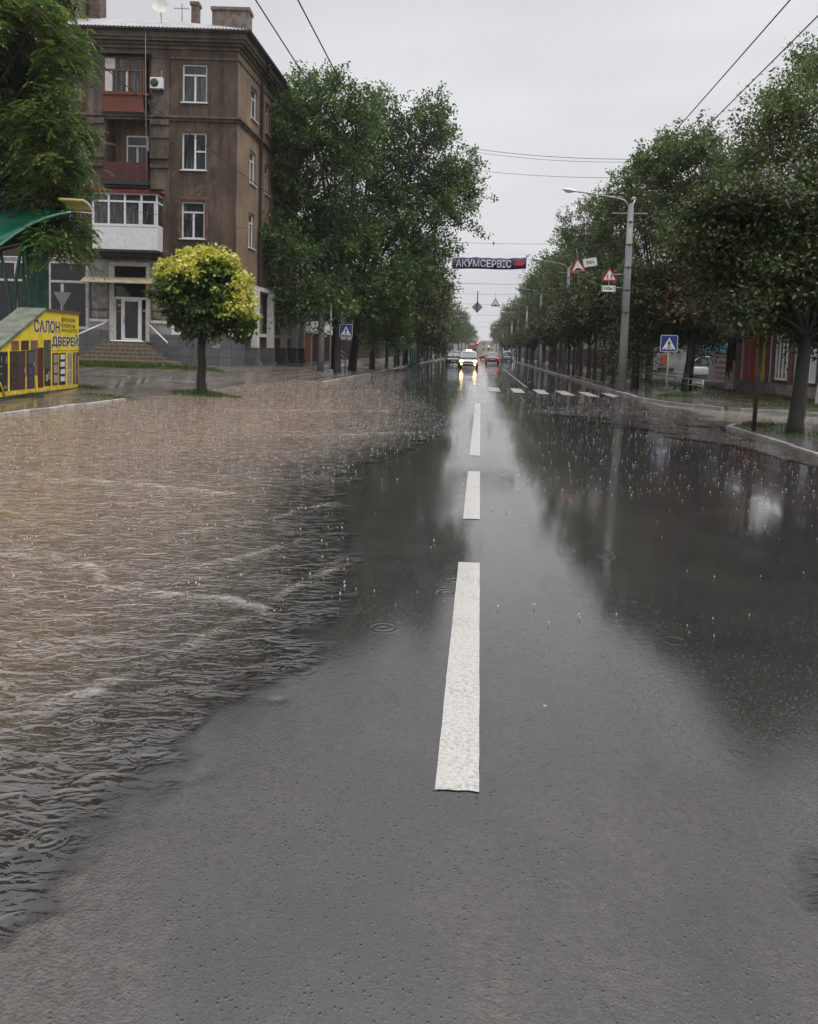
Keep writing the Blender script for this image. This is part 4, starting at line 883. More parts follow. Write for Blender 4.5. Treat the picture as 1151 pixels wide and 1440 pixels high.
# red gate and wall beyond, neighbour with white balconies
G = thing('gate', 'orange red plank gate beside the brown apartment house', 'gate', (-11.5, 53.6, .35))
mb = MB()
for k in range(14): mb.box(-.04, .04, -1.8+.26*k, -1.8+.26*k+.235, 0, 2.0)
mb.build('boards', m_orange, G); mb = MB(); mb.box(-.07, .07, -1.9, 1.9, 2.0, 2.1); mb.box(-.08, .08, -2.05, -1.85, 0, 2.2); mb.box(-.08, .08, 1.88, 2.05, 0, 2.2); mb.build('frame', m_offw, G)
FN = thing('fence', 'dark brown solid fence beyond the orange gate', 'fence', (-11.4, 59.5, .3))
mb = MB()
for k in range(30): mb.box(-.03, .03, -3.8+.26*k, -3.8+.26*k+.24, 0, 1.9+.03*(k % 2))
mb.build('boards', M('dark_brown_boards', (.035, .014, .01), .5, .3), FN); mb = MB()
for k in range(5): mb.box(-.12, -.03, -3.8+1.9*k, -3.68+1.9*k, 0, 2.0)
mb.build('post', m_dark, FN)
def simple_house(name, label, x0, x1, y0, y1, h, mat, winmat, face='x', rows=((1.0, 2.4),), step=3.0, roof=m_slate, w=1.3, glass=None, cat='building', z=-.1, inset=1.2):
    R_ = thing(name, label, cat, ((x0+x1)/2, (y0+y1)/2, z)); ox, oy = (x0+x1)/2, (y0+y1)/2
    mb = MB(); mb.box(x0-ox, x1-ox, y0-oy, y1-oy, 0, h); mb.build('wall', mat, R_)
    mb = MB(); mb.box(x0-ox-.35, x1-ox+.35, y0-oy-.35, y1-oy+.35, h, h+.22); mb.poly([(x0-ox-.3, y0-oy-.3, h+.23), (x1-ox+.3, y0-oy-.3, h+.23), (0, y0-oy+.6, h+1.5)]); mb.build('roof', roof, R_)
    xf = (x1-ox) if face == 'x' else (x0-ox); sg = 1 if face == 'x' else -1
    mpx = lambda a, b, o: Vector((xf+sg*o, a, b)); mpy = lambda a, b, o: Vector((a, y0-oy-o, b))
    for r0, r1 in rows:
        y = y0-oy+inset
        while y+w < y1-oy-.3:
            window(R_, mpx, y, y+w, r0, r1, winmat, (y+w/2,), (), o=.06, w=.08, glass=glass); y += step
        y = x0-ox+inset
        while y+w < x1-ox-.3:
            window(R_, mpy, y, y+w, r0, r1, winmat, (y+w/2,), (), o=.06, w=.08, glass=glass); y += step
    return R_
m_pale = plaster('pale_grey_plaster', (.25, .24, .225), (.33, .32, .3), (.4, .385, .36), .5)
m_beige = plaster('beige_plaster', (.3, .245, .18), (.38, .32, .24), (.44, .38, .29), .5)
NB = simple_house('apartment_building', 'pale house with white glazed balconies seen beyond the orange gate', -26, -13.2, 62, 84, 11, m_pale, m_white, 'x', ((.9, 2.5), (3.9, 5.5), (6.9, 8.5)), 3.2)
for z0 in (2.6, 5.7, 8.8):
    for y0 in (-9.5, -3):
        b = bpy.data.objects.new('balcony', None); COL.objects.link(b); b.parent = NB
        mb = MB(); mb.box(6.4, 7.5, y0, y0+4, z0, z0+.95); mb.box(6.4, 7.5, y0, y0+4, z0+2.3, z0+2.4); [mb.box(7.42, 7.5, y0+q, y0+q+.09, z0+.95, z0+2.3) for q in (0, 1.3, 2.6, 3.91)]; mb.build('frame', m_white, b)
        mb = MB(); mb.quad((7.44, y0, z0+.95), (7.44, y0+4, z0+.95), (7.44, y0+4, z0+2.3), (7.44, y0, z0+2.3)); mb.build('pane', m_glass, b)
simple_house('house', 'long dim house behind the trees down the left side', -30, -14.5, 92, 150, 8, m_wall2, m_offw, 'x', ((1, 2.6), (4.2, 5.8)), 5)
simple_house('house', 'long low beige house behind the tree row on the right', 13.5, 24, 72, 128, 6, m_beige, m_offw, 'n', ((1, 2.4),), 5, w=1.4)
simple_house('house', 'grey low house with pale windows behind the lawn fence', 15.5, 24, 54, 68, 3.6, m_greyren, m_offw, 'n', ((1, 2.3),), 3.2)
simple_house('house', 'small yellow beige shed behind the maple trunks on the right', 10.8, 14.5, 60, 69, 2.9, m_beige, m_offw, 'n', ((1, 1.9),), 4)
simple_house('tower_block', 'hazy pale block closing the far end of the street', -24, 20, 620, 640, 9, m_pale, m_offw, 'x', ((2, 4), (6, 8)), 6, cat='building', w=2)
simple_house('house', 'long grey house continuing behind the far right tree row', 14, 26, 134, 330, 7, m_greyren, m_offw, 'n', ((1, 2.4), (4, 5.4)), 6)
simple_house('house', 'long dim house continuing behind the far left tree row', -28, -14, 156, 360, 8, m_greyren, m_offw, 'x', ((1, 2.6), (4.2, 5.8)), 7)
for x_, y0, y1, l_, m__ in ((12.3, 70, 330, 'long dark board fence behind the right tree row', m_rust), (-11.6, 64, 92, 'dark board fence behind the left tree row', m_rust), (-11.8, 92.5, 340, 'long grey board fence far down the left side', m_wine2b)):
    FN = thing('board_fence', l_, 'fence', (x_, y0, 0)); mb = MB(); n_ = int((y1-y0)/.5)
    for k in range(n_): mb.box(-.03, .03, .5*k, .5*k+.47, 0, 2.1+.05*(k % 3 == 0))
    mb.build('boards', m__, FN); mb = MB(); mb.box(-.06, .06, 0, .5*n_, 1.7, 1.8); mb.build('rail', m_dark, FN)
# lit orange window panel of a kiosk behind the lawn
P = at(935, 518, 52)
K = thing('kiosk', 'small dark kiosk with an orange lit window behind the lawn on the right', 'kiosk', (P.x, 52, .1))
MB().box(-1.3, 1.3, 0, 2, 0, 2.4).build('walls', m_greyren, K, bevel=.03); MB().box(-1.5, 1.5, -.25, 2.2, 2.4, 2.55).build('roof', m_dark, K)
MB().box(-.25, .22, -.04, -.005, .9, 1.5).build('lit_window', emit('orange_window_light', (.3, .07, .02), .05), K); MB().box(-.45, .55, -.06, -.03, .55, .74).build('counter', m_rust, K)

# right-hand shop
SX = 12.05
def px_x(px, py): d = fw+rt*((px-CX)/F)+up*((CY-py)/F); q = CAM+d*(SX/d.x); return q.y, q.z
SH = thing('shop', 'low shop with red, yellow and wine coloured panels behind the right lawn', 'shop', (SX, 34, 0))
def smap(a, b, o): return Vector((-o, a-34, b))
MB().box(26.5, 41.5, -.1, .55, -6, 0, smap).build('plinth', M('grey_red_plinth', (.2, .165, .155), .6, .3, 2.5), SH)
MB().box(26.5, 41.5, .55, 3.3, -6, -.1, smap).build('wall', M('wine_wall', (.12, .06, .055), .6, .2, 3), SH)
MB().box(26.1, 41.9, 3.3, 3.55, -6.4, .5, smap).build('roof', m_dark, SH); MB().box(26.5, 41.5, 2.75, 3.28, -.1, -.02, smap).build('fascia', M('red_fascia', (.35, .035, .03), .5, .2), SH)
def panel(x0, x1, mat, o, name='panel', v0=.57, v1=2.7):
    a, b = px_x(x0, 530)[0], px_x(x1, 530)[0]; return MB().box(a, b, v0, v1, -.1, o, smap).build(name, mat, SH, bevel=.01)
m_red = M('red_panel', (.5, .022, .03), .4, .1); m_yel = M('yellow_panel', (.62, .42, .03), .45, .1); m_wine = M('wine_panel', (.14, .07, .062), .5, .2); m_wine2 = M('dark_grey_panel', (.08, .075, .078), .5, .2)
panel(1041, 1043.6, m_offw, -.01); panel(1044.5, 1051, m_red, 0); panel(1053, 1060, m_red, 0); panel(1051, 1053, m_offw, -.03)
panel(1061, 1066.6, m_yel, 0); panel(1067.2, 1073.7, m_yel, 0); panel(1075, 1080, m_wine, 0); panel(1080.6, 1083, m_offw, -.02); panel(1083.5, 1089, m_wine, 0)
for x0, x1 in ((1090, 1106), (1136.5, 1147)):
    a, b = px_x(x1, 530)[0], px_x(x0, 530)[0]; window(SH, smap, a, b, .7, 2.6, m_white, (a+(b-a)*.36, a+(b-a)*.68), (), o=-.02, w=.1, glass=m_dglass, sill=False)
panel(1107, 1113, m_wine, 0); panel(1115, 1134, m_pale, -.02); panel(1147.5, 1160, m_wine2, 0)
# advertising kiosk
P = at(1017, 530, 43)
K = thing('kiosk', 'pale advertising kiosk with turquoise top by the whitewashed trunk', 'kiosk', (P.x, 43, .1), radians(6))
MB().box(-.72, .72, -.4, .6, 0, .22).build('base', m_conc, K, bevel=.02); MB().box(-.6, .6, -.3, .4, .22, 1.66).build('panel', M('pale_poster', (.52, .5, .52), .4, .12, 4), K, bevel=.02)
MB().box(-.62, .62, -.34, .44, 1.66, 2.02).build('top', M('turquoise_top', (.12, .42, .5), .4, .2, 5), K, bevel=.03)
mb = MB(); [mb.box(-.5, .15-.05*(k % 2), -.312, -.303, .42+.26*k, .49+.26*k) for k in range(5)]; mb.build('red_lines', M('faded_red', (.5, .2, .18), .5), K)
mb = MB(); mb.prism([(.28, .3), (.52, .3), (.5, .75), (.46, 1.2), (.38, 1.3), (.32, 1.0)], -.312, -.303, lambda a, b, c: (a, c, b)); mb.build('blue_picture', M('blue_picture', (.12, .24, .42), .5, .4, 8), K)
# low pipe fence on the lawn
P1, P2 = at(905, 529, 44), at(989, 542, 33.5)
FN = thing('low_fence', 'low pale pipe fence between the crossing sign and the lawn', 'fence', (P2.x, P2.y, .1))
q = Vector((P1.x-P2.x, P1.y-P2.y, 0)); mb = MB(); mb.tube([(0, 0, .52), tuple(q+Vector((0, 0, .52)))], .022, 6); mb.tube([(0, 0, .28), tuple(q+Vector((0, 0, .28)))], .014, 6); mb.build('rail', M('pale_green_pipe', (.3, .32, .24), .5, .2), FN)
for k in range(6): a = q*(k/5); MB().tube([(a.x, a.y, -.05), (a.x, a.y, .54)], .026, 6).build('post', m_galv, FN)
FN = thing('mesh_fence', 'thin dark railing along the lawn under the maples', 'fence', (8.35, 46, .05)); mb = MB()
for k in range(70): mb.tube([(0, -12+k*.35, 0), (0, -12+k*.35, .75)], .009, 4)
mb.build('bars', m_greenp, FN); mb = MB(); mb.tube([(0, -12, .75), (0, 12.3, .75)], .016, 5); mb.tube([(0, -12, .2), (0, 12.3, .2)], .012, 5); mb.build('rails', m_greenp, FN)
# white stair rail under the left trees and a green site fence
P = at(480, 512, 53)
R_ = thing('stair_rail', 'white pipe stair rail beyond the left crossing sign', 'railing', (P.x, 53, gz(P.x, 53)))
mb = MB()
for z in (1.15, .85, .55): mb.tube([(-.35, 0, z+.15), (.35, -.3, z-.25)], .03, 6)
for a, b, z in ((-.35, 0, 1.3), (.35, -.3, .9)): mb.tube([(a, b, 0), (a, b, z)], .035, 6)
mb.build('rails', m_white, R_)
P = at(592, 505, 78)
R_ = thing('net_fence', 'green netted site fence under the far left trees', 'fence', (P.x-.6, 78, 0)); mb = MB(); mb.box(-.02, .02, -5, 6, .1, 2.1); mb.build('net', m_greenw, R_); mb = MB()
for k in range(6): mb.tube([(.05, -5+2.2*k, -.1), (.05, -5+2.2*k, 2.15)], .04, 6)
mb.build('post', m_greenp, R_)

# ------------------------------------------------------------------ green stall, door shop booth
GK = thing('market_stall', 'green stall with a curved translucent canopy at the left edge', 'stall', (-15, 26, gz(-15, 26)))
def rel_(P, root): return Vector(P)-Vector(root.location)
A_ = [(-120, 470), (-60, 398), (0, 345), (22, 329), (45, 315), (66, 306), (84, 301), (100, 298)]; B_ = [(-140, 275), (-60, 268), (0, 276), (30, 281), (60, 286), (85, 291), (108, 297), (127, 301)]
ra = [at(*p, 25) for p in A_]; rb = [at(*p, 28.6) for p in B_]
mb = MB(); nn = 8
rows = [[rel_(a.lerp(b, s), GK)+Vector((0, 0, .35*sin(pi*s)*(1-i/8))) for i, (a, b) in enumerate(zip(ra, rb))] for s in [k/nn for k in range(nn+1)]]
mb.loft(rows, closed=False, cap=False); cn = mb.build('canopy', m_green, GK, fix=False); md = cn.modifiers.new('thick', 'SOLIDIFY'); md.thickness = .012
for k in (0, -1): MB().tube([p for p in rows[k]], .035, 8).build('canopy_edge', M('pale_green_edge', (.16, .36, .27), .35), GK)
mb = MB()
for k in range(1, nn, 2): mb.tube([p-Vector((0, 0, .05)) for p in rows[k]], .028, 6)
mb.build('canopy_rib', m_greenp, GK)
for pts in ([(-12, 352), (1, 353), (10, 400), (17, 449), (18, 500)], [(40, 318), (33, 335), (23, 389), (21, 449), (21, 500)], [(33, 335), (38, 385), (44, 431), (46, 500)], [(63, 308), (61, 333), (54, 390), (49, 431), (48, 500)]):
    path = [rel_(at(*p, 25.4), GK) for p in pts]; path.append(Vector((path[-1].x, path[-1].y, 0)))
    MB().tube(path, .055, 8).build('post', m_greenp, GK)
mb = MB(); a, b = rel_(at(32, 333, 26.3), GK), rel_(at(68, 328, 26.3), GK); mb.prism([(a.x, 0), (b.x, 0), (b.x, b.z), (a.x, a.z)], a.y-.03, a.y+.03, lambda p, q, c: (p, c, q)); mb.build('side_panel', m_greenw, GK)
mb = MB(); a, b = rel_(at(-60, 400, 27.5), GK), rel_(at(30, 333, 27.5), GK); mb.prism([(a.x, 0), (b.x, 0), (b.x, 1.15), (a.x, 1.15)], a.y-.03, a.y+.03, lambda p, q, c: (p, c, q)); mb.build('back_panel', m_greenp, GK)
mb = MB(); a, b = rel_(at(-10, 310, 26.1), GK), rel_(at(92, 306, 26.1), GK); mb.prism([(a.x, b.z-1.05), (b.x-.55, b.z-.62), (b.x, b.z-.05), (a.x, b.z-.05)], a.y-.02, a.y+.02, lambda p, q, c: (p, c, q)); mb.build('soffit_panel', m_greenp, GK)
mb = MB()
for k in range(9): mb.ball(rel_(at(54+6*k, 296+.8*k, 26.5), GK), .035, 6, 4)
mb.build('edge_fixings', m_white, GK)
t = NT('striped_awning_cloth'); p = t.obj(); sxx = t.n('ShaderNodeSeparateXYZ'); t.l(p, sxx.inputs[0])
st = t.math('GREATER_THAN', t.math('SINE', t.math('MULTIPLY', sxx.outputs[0], 22)), .35); t.set(Base_Color=t.mix(st, (.62, .5, .06), (.5, .46, .38)), Roughness=.6); m_stripe = t.m
P = at(112, 294, 25.6)
AW = thing('awning', 'yellow striped awning end showing beyond the green canopy', 'awning', (P.x, 25.6, 0)); 
mb = MB(); mb.loft([[(x, .5*sin(a)*1.2-.5, P.z+.24*cos(a)-.25*0-.04*x) for a in [k*pi/10 for k in range(6)]]+[(x, .5*sin(a)*1.1-.5, P.z+.2*cos(a)-.03-.04*x) for a in [k*pi/10 for k in range(5, -1, -1)]] for x in [-.42+.08*k for k in range(11)]]); mb.build('cloth', m_stripe, AW)
MB().tube([(-.42, .2, P.z-.05), (.4, .2, P.z-.1)], .025, 6).build('bar', m_offw, AW)

PA, PB = Vector((-10.81, 18.98, 0)), Vector((-11.6, 23.07, 0)); PD = (PB-PA).normalized(); PN = Vector((PD.y, -PD.x, 0))
def pab(px, py):
    d = fw+rt*((px-CX)/F)+up*((CY-py)/F); t_ = (PA-CAM).dot(PN)/d.dot(PN); q = CAM+d*t_; return (q-PA).dot(PD), q.z
DS = thing('door_shop_booth', 'yellow boarded booth end advertising a door salon', 'booth', tuple(PA))
def pm(a, b, o=0): return PD*a+Vector((0, 0, b))+PN*o
m_yb = M('yellow_banner', (.74, .58, .04), .4, .1, 3)
pol = [pab(-60, 566), pab(-60, 541), pab(63, 437), pab(111, 441.5), pab(111, 545)]
zb_ = pol[-1][1]
mb = MB(); mb.prism(pol, -.05, 0, pm); mb.build('panel', m_yb, DS)
mb = MB(); e0, e1 = Vector((*pol[1], 0)), Vector((*pol[2], 0)); dd = (e1-e0).normalized(); nn_ = Vector((-dd.y, dd.x, 0))
mb.prism([(pol[1][0], pol[1][1]), pol[2], (pol[2][0]+nn_.x*.07, pol[2][1]+nn_.y*.07), (pol[1][0]+nn_.x*.07, pol[1][1]+nn_.y*.07)], -.62, .05, pm); mb.build('sloping_lid', M('grey_green_boards', (.12, .135, .10), .5, .25, 3), DS)
mb = MB(); mb.prism([(pol[2][0]+.05, pol[2][1]), pol[3], (pol[3][0]+.04, pol[3][1]+.05), (pol[2][0]+.05, pol[2][1]+.06)], -.6, .04, pm); mb.prism([(pol[3][0]-.06, 0), pol[4], pol[3], (pol[3][0]-.06, pol[3][1])], -.6, -.055, pm); mb.build('roof', M('brown_board', (.14, .07, .05), .6, .25), DS)
mb = MB(); c0, c1 = pab(4, 556.5), pab(111, 544.5); mb.prism([(c0[0], c0[1]), c1, (c1[0], c1[1]+.1), (c0[0], c0[1]+.09)], .0, .02, pm); c2 = pab(73, 493); c3 = pab(111, 492); mb.prism([c2, c3, (c3[0], c3[1]+.012), (c2[0], c2[1]+.012)], 0, .012, pm); mb.build('yellow_trim', M('yellow_trim', (.6, .45, .05), .5, .25, 9), DS)
mb = MB(); a, b = pab(-2, 538), pab(5, 557); mb.tube([pm(*a, .03), pm(*b, .03)], .02, 6); mb.build('corner_strip', m_yel, DS)
def zz(zx, zy): return zx/8.0, 420+zy/8.0
def door(zx0, zy0, zx1, zy1, col, o=.012, extra=()):
    c = [pab(*zz(zx0, zy0)), pab(*zz(zx1, zy0*1.0-(zx1-zx0)*.06)), pab(*zz(zx1, zy1-(zx1-zx0)*.1)), pab(*zz(zx0, zy1))]
    mb = MB(); mb.prism(c, .0, o, pm); d = mb.build('door_picture', M('door_%02x%02x%02x' % tuple(int(x*255) for x in col), col, .35, .3, 14), DS)
    for f0, g0, f1, g1, cc in extra:
        lerp = lambda f, g: ((c[0][0]*(1-f)+c[1][0]*f), (c[0][1]*(1-f)+c[1][1]*f)*(1-g)+(c[3][1]*(1-f)+c[2][1]*f)*g)
        MB().prism([lerp(f0, g0), lerp(f1, g0), lerp(f1, g1), lerp(f0, g1)], o, o+.004, pm).build('door_inset', M('inset_%02x%02x%02x' % tuple(int(x*255) for x in cc), cc, .3, .2, 20), d)
gl = (.3, .32, .3); hd = (.45, .42, .38)
ins4 = [(.15, .05+.23*k, .85, .2+.23*k) for k in range(4)]
door(130, 478, 215, 585, (.2, .085, .06), .006); door(240, 474, 325, 583, (.05, .03, .024), .006); door(345, 470, 425, 870, (.17, .11, .07), .006)
door(-80, 600, -5, 1060, (.02, .02, .022), .012); door(0, 600, 85, 1050, (.02, .02, .024), .012, [(.1, .1, .16, .25, gl), (.75, .12, .82, .3, gl), (.02, .34, .12, .38, hd), (.02, .54, .12, .58, hd), (.35, .85, .8, .95, (.12, .14, .16))])
door(112, 592, 195, 1045, (.035, .028, .028), .012, [(.25, q, .9, q+.012, (.16, .14, .13)) for q in (.1, .22, .5, .62, .8)]); door(196, 590, 286, 1030, (.055, .035, .032), .012, [(.82, .45, .9, .56, hd)])
door(298, 582, 385, 1018, (.04, .03, .042), .014, [(.2, .05, .85, .35, (.09, .085, .11)), (.2, .45, .85, .62, (.065, .055, .075)), (.2, .68, .85, .95, (.06, .05, .065)), (.88, .33, .96, .42, hd)])
door(427, 552, 486, 1005, (.085, .018, .014), .014); door(495, 466, 570, 800, (.06, .062, .055), .012, [(.12, .05, .88, .95, (.075, .08, .07))]); door(500, 800, 568, 985, (.02, .02, .025), .013, [(.2, .28, .45, .7, (.4, .42, .45)), (.55, .1, .9, .6, (.2, .19, .19))])
door(590, 612, 655, 978, (.12, .045, .035), .012, [(.18, .06, .82, .3, gl), (.18, .36, .82, .62, gl), (.18, .68, .82, .92, gl)]); door(668, 612, 735, 972, (.015, .015, .016), .012, [(a, b, c_, d_, (.7, .7, .7)) for a, b, c_, d_ in ins4])
door(752, 608, 815, 968, (.5, .42, .22), .012, [(.2, .05, .8, .5, (.27, .27, .24)), (.15, .58, .85, .95, (.36, .3, .2))]); door(826, 606, 888, 962, (.1, .03, .026), .012, [(.2, .02, .34, .98, (.5, .42, .2)), (.55, .02, .62, .8, (.35, .2, .12)), (.8, .1, .9, .98, (.5, .42, .2))])
for k in (288, 400): a = pab(*zz(k-8, 880)); b = pab(*zz(k+8, 880)); c = pab(*zz(k+8, 1015)); d_ = pab(*zz(k-8, 1018)); MB().prism([a, b, c, d_], .014, .02, pm).build('yellow_strip', m_yel, DS)
m_navy = M('navy_letters', (.02, .015, .09), .4, .1); m_olive = M('olive_letters', (.13, .1, .02), .5, .1)
def txt(s, x0, y0, x1, y1, mat, bold=.02, nm='lettering', o=.006):
    a = pab(x0, y1); b = pab(x1, y0); text_mesh(s, nm, pm, a[0], b[0], a[1], b[1], o, mat, DS, bold)
m_wl = M('white_letters', (.75, .75, .75), .4, .05)
txt('САЛОН', 47.5, 451.3, 84.4, 467.8, m_wl, .05, 'lettering_outline', .004); txt('САЛОН', 48, 452, 84, 467, m_navy, .025)
txt('ДВЕРЕЙ', 72.5, 470.5, 111, 490, m_wl, .05, 'lettering_outline', .004); txt('ДВЕРЕЙ', 73, 471, 110.3, 489.3, m_navy, .025)
txt('ДВЕРИ ВХОДНЫЕ', 86, 448.6, 106, 453, m_olive, .01); txt('МЕЖКОМНАТНЫЕ', 86, 456, 106, 460.5, m_olive, .01); txt('АРКИ НЕДОРОГО', 86, 463.3, 109, 467.6, m_olive, .01)

# ------------------------------------------------------------------ signs and posts
def shape(parent, name, pts, y0, y1, mat):           # a flat plate in the XZ plane, y is depth (smaller = towards the viewer)
    return MB().prism(pts, y0, y1, lambda a, b, c: (a, c, b)).build(name, mat, parent)
def rsq(w, h, r, n=4):
    out = []
    for cx_, cz, a0 in ((w/2-r, h/2-r, 0), (-w/2+r, h/2-r, 90), (-w/2+r, -h/2+r, 180), (w/2-r, -h/2+r, 270)):
        for k in range(n+1): a = radians(a0+90*k/n); out.append((cx_+r*cos(a), cz+r*sin(a)))
    return out
def tri(R_, r=.06, up_=True):
    out = []
    for k in range(3):
        a = radians(90+120*k); c = (cos(a)*(R_-2*r), sin(a)*(R_-2*r))
        for j in range(5): b = a+radians(-60+30*j); out.append((c[0]+r*cos(b), (c[1]+r*sin(b))*(1 if up_ else -1)))
    return out if up_ else out[::-1]
def off(pts, dx, dz, s=1): return [(x*s+dx, z*s+dz) for x, z in pts]
def limb_(a, b, w): d = Vector((b[0]-a[0], b[1]-a[1])); n = Vector((-d.y, d.x)).normalized()*w/2; return [(a[0]+n.x, a[1]+n.y), (a[0]-n.x, a[1]-n.y), (b[0]-n.x*.8, b[1]-n.y*.8), (b[0]+n.x*.8, b[1]+n.y*.8)]
def walker(parent, cx_, cz, s, flip, y0, mat, bars=True):
    f = -1 if flip else 1; mb = MB(); T = lambda x, z: (cx_+f*x*s, cz+z*s)
    mp = lambda a, b, c: (a, c, b); yy = [y0]
    def pr(pts): yy[0] -= .0006; mb.prism(pts, yy[0]-.003, y0, mp)
    pr([(cx_+f*.02*s+.075*s*cos(a), cz+.45*s+.075*s*sin(a)) for a in [2*pi*k/10 for k in range(10)]])
    for a, b, w in (((.0, .36), (-.02, .02), .17), ((-.02, .04), (.16, -.42), .1), ((-.03, .04), (-.06, -.2), .1), ((-.06, -.18), (-.24, -.42), .09), ((.02, .33), (.18, .08), .075), ((-.04, .33), (-.2, .12), .075)): pr(limb_(T(*a), T(*b), w*s))
    if bars:
        for k in range(3): pr(limb_(T(-.5+.45*k, -.5), T(-.36+.45*k, -.44), .09*s))
    return mb.build('figure', mat, parent)
def crossing_plate(root, z, size, flip):
    h = bpy.data.objects.new('plate', None); COL.objects.link(h); h.parent = root; h.location = (0, -.05, z)
    shape(h, 'border', rsq(size, size, size*.07), -.003, .012, m_signw); shape(h, 'blue_field', rsq(size*.94, size*.94, size*.06), -.006, -.0035, m_signb)
    shape(h, 'white_triangle', [(x, zz_-.06*size) for x, zz_ in [(-.4*size, -.3*size), (.4*size, -.3*size), (0, .42*size)]], -.009, -.0065, m_signw)
    walker(h, 0, -.08*size, .5*size, flip, -.0095, m_black); MB().box(-size*.3, size*.3, .0125, .03, -.03, .03).build('clamp', m_galv, h)
P = at(941, 483, 31.8)
SG = thing('crossing_sign', 'blue pedestrian crossing sign on a thin pale pole at the right lane corner', 'sign', (P.x, 31.8, .03), radians(-6))
MB().tube([(0, 0, -.1), (0, 0, P.z+.2)], .03, 8).build('pole', M('yellowed_pole', (.36, .34, .24), .5, .15), SG); crossing_plate(SG, P.z-.03, .62, True)
P = at(487, 465, 44.7)
SG = thing('crossing_sign', 'blue pedestrian crossing sign under the dark trees on the left', 'sign', (P.x, 44.7, gz(P.x, 44.7)), radians(5))
MB().tube([(0, 0, -.1), (0, 0, P.z-gz(P.x, 44.7)+.2)], .03, 8).build('pole', m_dark, SG); crossing_plate(SG, P.z-gz(P.x, 44.7), .7, False)
P = at(466, 430, 44.2)
SG = thing('post', 'thin bare grey pole left of the blue crossing sign', 'post', (P.x, 44.2, gz(P.x, 44.2)))
MB().tube([(0, 0, -.1), (0, 0, P.z)], [.045, .035], 8).build('pole', m_galv, SG); MB().box(-.12, .12, -.05, .05, P.z-.85, P.z-.8).build('collar', m_galv, SG); MB().box(-.16, .16, -.14, .14, -.05, .22).build('footing', m_conc, SG, bevel=.03)
P = at(451, 524, 45)
SG = thing('post', 'thick concrete pole beside the dark trunk left of the crossing sign', 'post', (P.x, 45, gz(P.x, 45))); MB().tube([(0, 0, -.2), (0, 0, 2), (0, 0, 4.3)], [.2, .18, .16], 12).build('pole', m_conc, SG); MB().box(-.2, .2, -.2, .2, 4.1, 4.2).build('collar', m_dark, SG)
P = at(88, 420, 33)
SG = thing('give_way_sign', 'grey back of an inverted triangle sign before the shop window', 'sign', (P.x, 33, gz(P.x, 33)), radians(10)); hz = P.z-gz(P.x, 33)
MB().tube([(0, .05, -.1), (0, .05, hz)], .035, 8).build('pole', m_dark, SG); shape(SG, 'plate', off(tri(.42, .04, False), 0, hz+.06), -.01, .01, m_signback)
P = at(1060, 604, 18.6)
SG = thing('post', 'leaning bare rusty pole by the near right kerb', 'post', (P.x, P.y, .0)); q = at(1071, 478, 18.6)-Vector((P.x, P.y, 0))
MB().tube([(0, 0, -.1), (q.x*.5, 0, q.z*.5), (q.x*1.02, 0, q.z*1.05)], .048, 10).build('pole', m_rust, SG); MB().ball((q.x*1.02, 0, q.z*1.05), .05, 8, 5).build('cap', m_rust, SG)

def lamp_post(label, x, y, h, arm, r0=.17, detail=True, group='concrete street lamps', z=.02, flip=1):
    root = thing('street_lamp', label, 'street lamp', (x, y, z), 0, group)
    MB().tube([(0, 0, -.2), (.0, 0, h*.5), (.0, 0, h)], [r0, r0*.82, r0*.62], 14).build('pole', m_conc, root)
    mb = MB(); e = (-flip*arm, -.2, h+.42)
    mb.tube([(0, 0, h-.25), (-flip*.25, 0, h+.12), (-flip*.6, -.05, h+.22), e], [.035, .033, .03, .028], 8); mb.build('arm', m_galv, root)
    mb = MB(); d = Vector((-flip*1, -.1, .1)).normalized(); c = Vector(e)
    mb.loft([[c+d*s+Vector((0, 1, 0))*w*cos(a)+Vector((0, 0, 1))*hh*(sin(a) if sin(a) > 0 else sin(a)*.45) for a in [2*pi*k/12 for k in range(12)]] for s, w, hh in ((-.02, .03, .03), (.08, .085, .07), (.3, .12, .1), (.52, .1, .085), (.62, .04, .03))]); hd_ = mb.build('lamp_head', m_white, root)
    mb = MB(); c2 = c+d*.32-Vector((0, 0, .045)); mb.ball(c2, .1, 10, 6, (1.8, .85, .45)); mb.build('lens', M('lamp_lens', (.55, .55, .53), .15, .05), hd_)
    if detail:
        for k in range(5):
            zz_ = h*(.42+.12*k); rr_ = r0*(1-.38*zz_/h)+.008; MB().tube([(0, 0, zz_), (0, 0, zz_+.035)], rr_, 14).build('clamp', m_dark, root); MB().box(-.04, .04, -rr_-.05, -rr_+.01, zz_-.02, zz_+.05).build('bolt_lug', m_dark, root)
        mb = MB(); mb.tube([(0, 0, h-.1), (.25, .6, h+.2), (.3, 1.0, h+.35)], .028, 6); mb.ball((.3, 1.15, h+.4), .14, 10, 6, (.8, 1.6, .6)); mb.build('second_lamp', m_offw, root)
        mb = MB(); mb.box(-.75, .7, -.03, .03, h-.42, h-.37); mb.build('cross_arm', m_galv, root)
    return root
P1 = lamp_post('tall concrete lamp post by the crosswalk, its arm reaching over the street', 5.98, 35.4, 7.75, 2.25, .19)
P = at(882, 291, 35.4); PX = P.x-5.98
for ch in P1.children:                                # the post leans a little to the right
    pass
lamp_post('grey lamp post behind the tilted warning sign', 6.02, 59.8, 7.6, 1.9, .16)
for y, l in ((86, 'lamp post beyond the blue route sign'), (112, 'distant lamp post down the right kerb'), (138, 'distant lamp post down the right kerb'), (165, 'distant lamp post down the right kerb'), (195, 'distant lamp post down the right kerb'), (230, 'distant lamp post down the right kerb')): lamp_post(l, 6.0, y, 7.6, 2.2, .15, False)
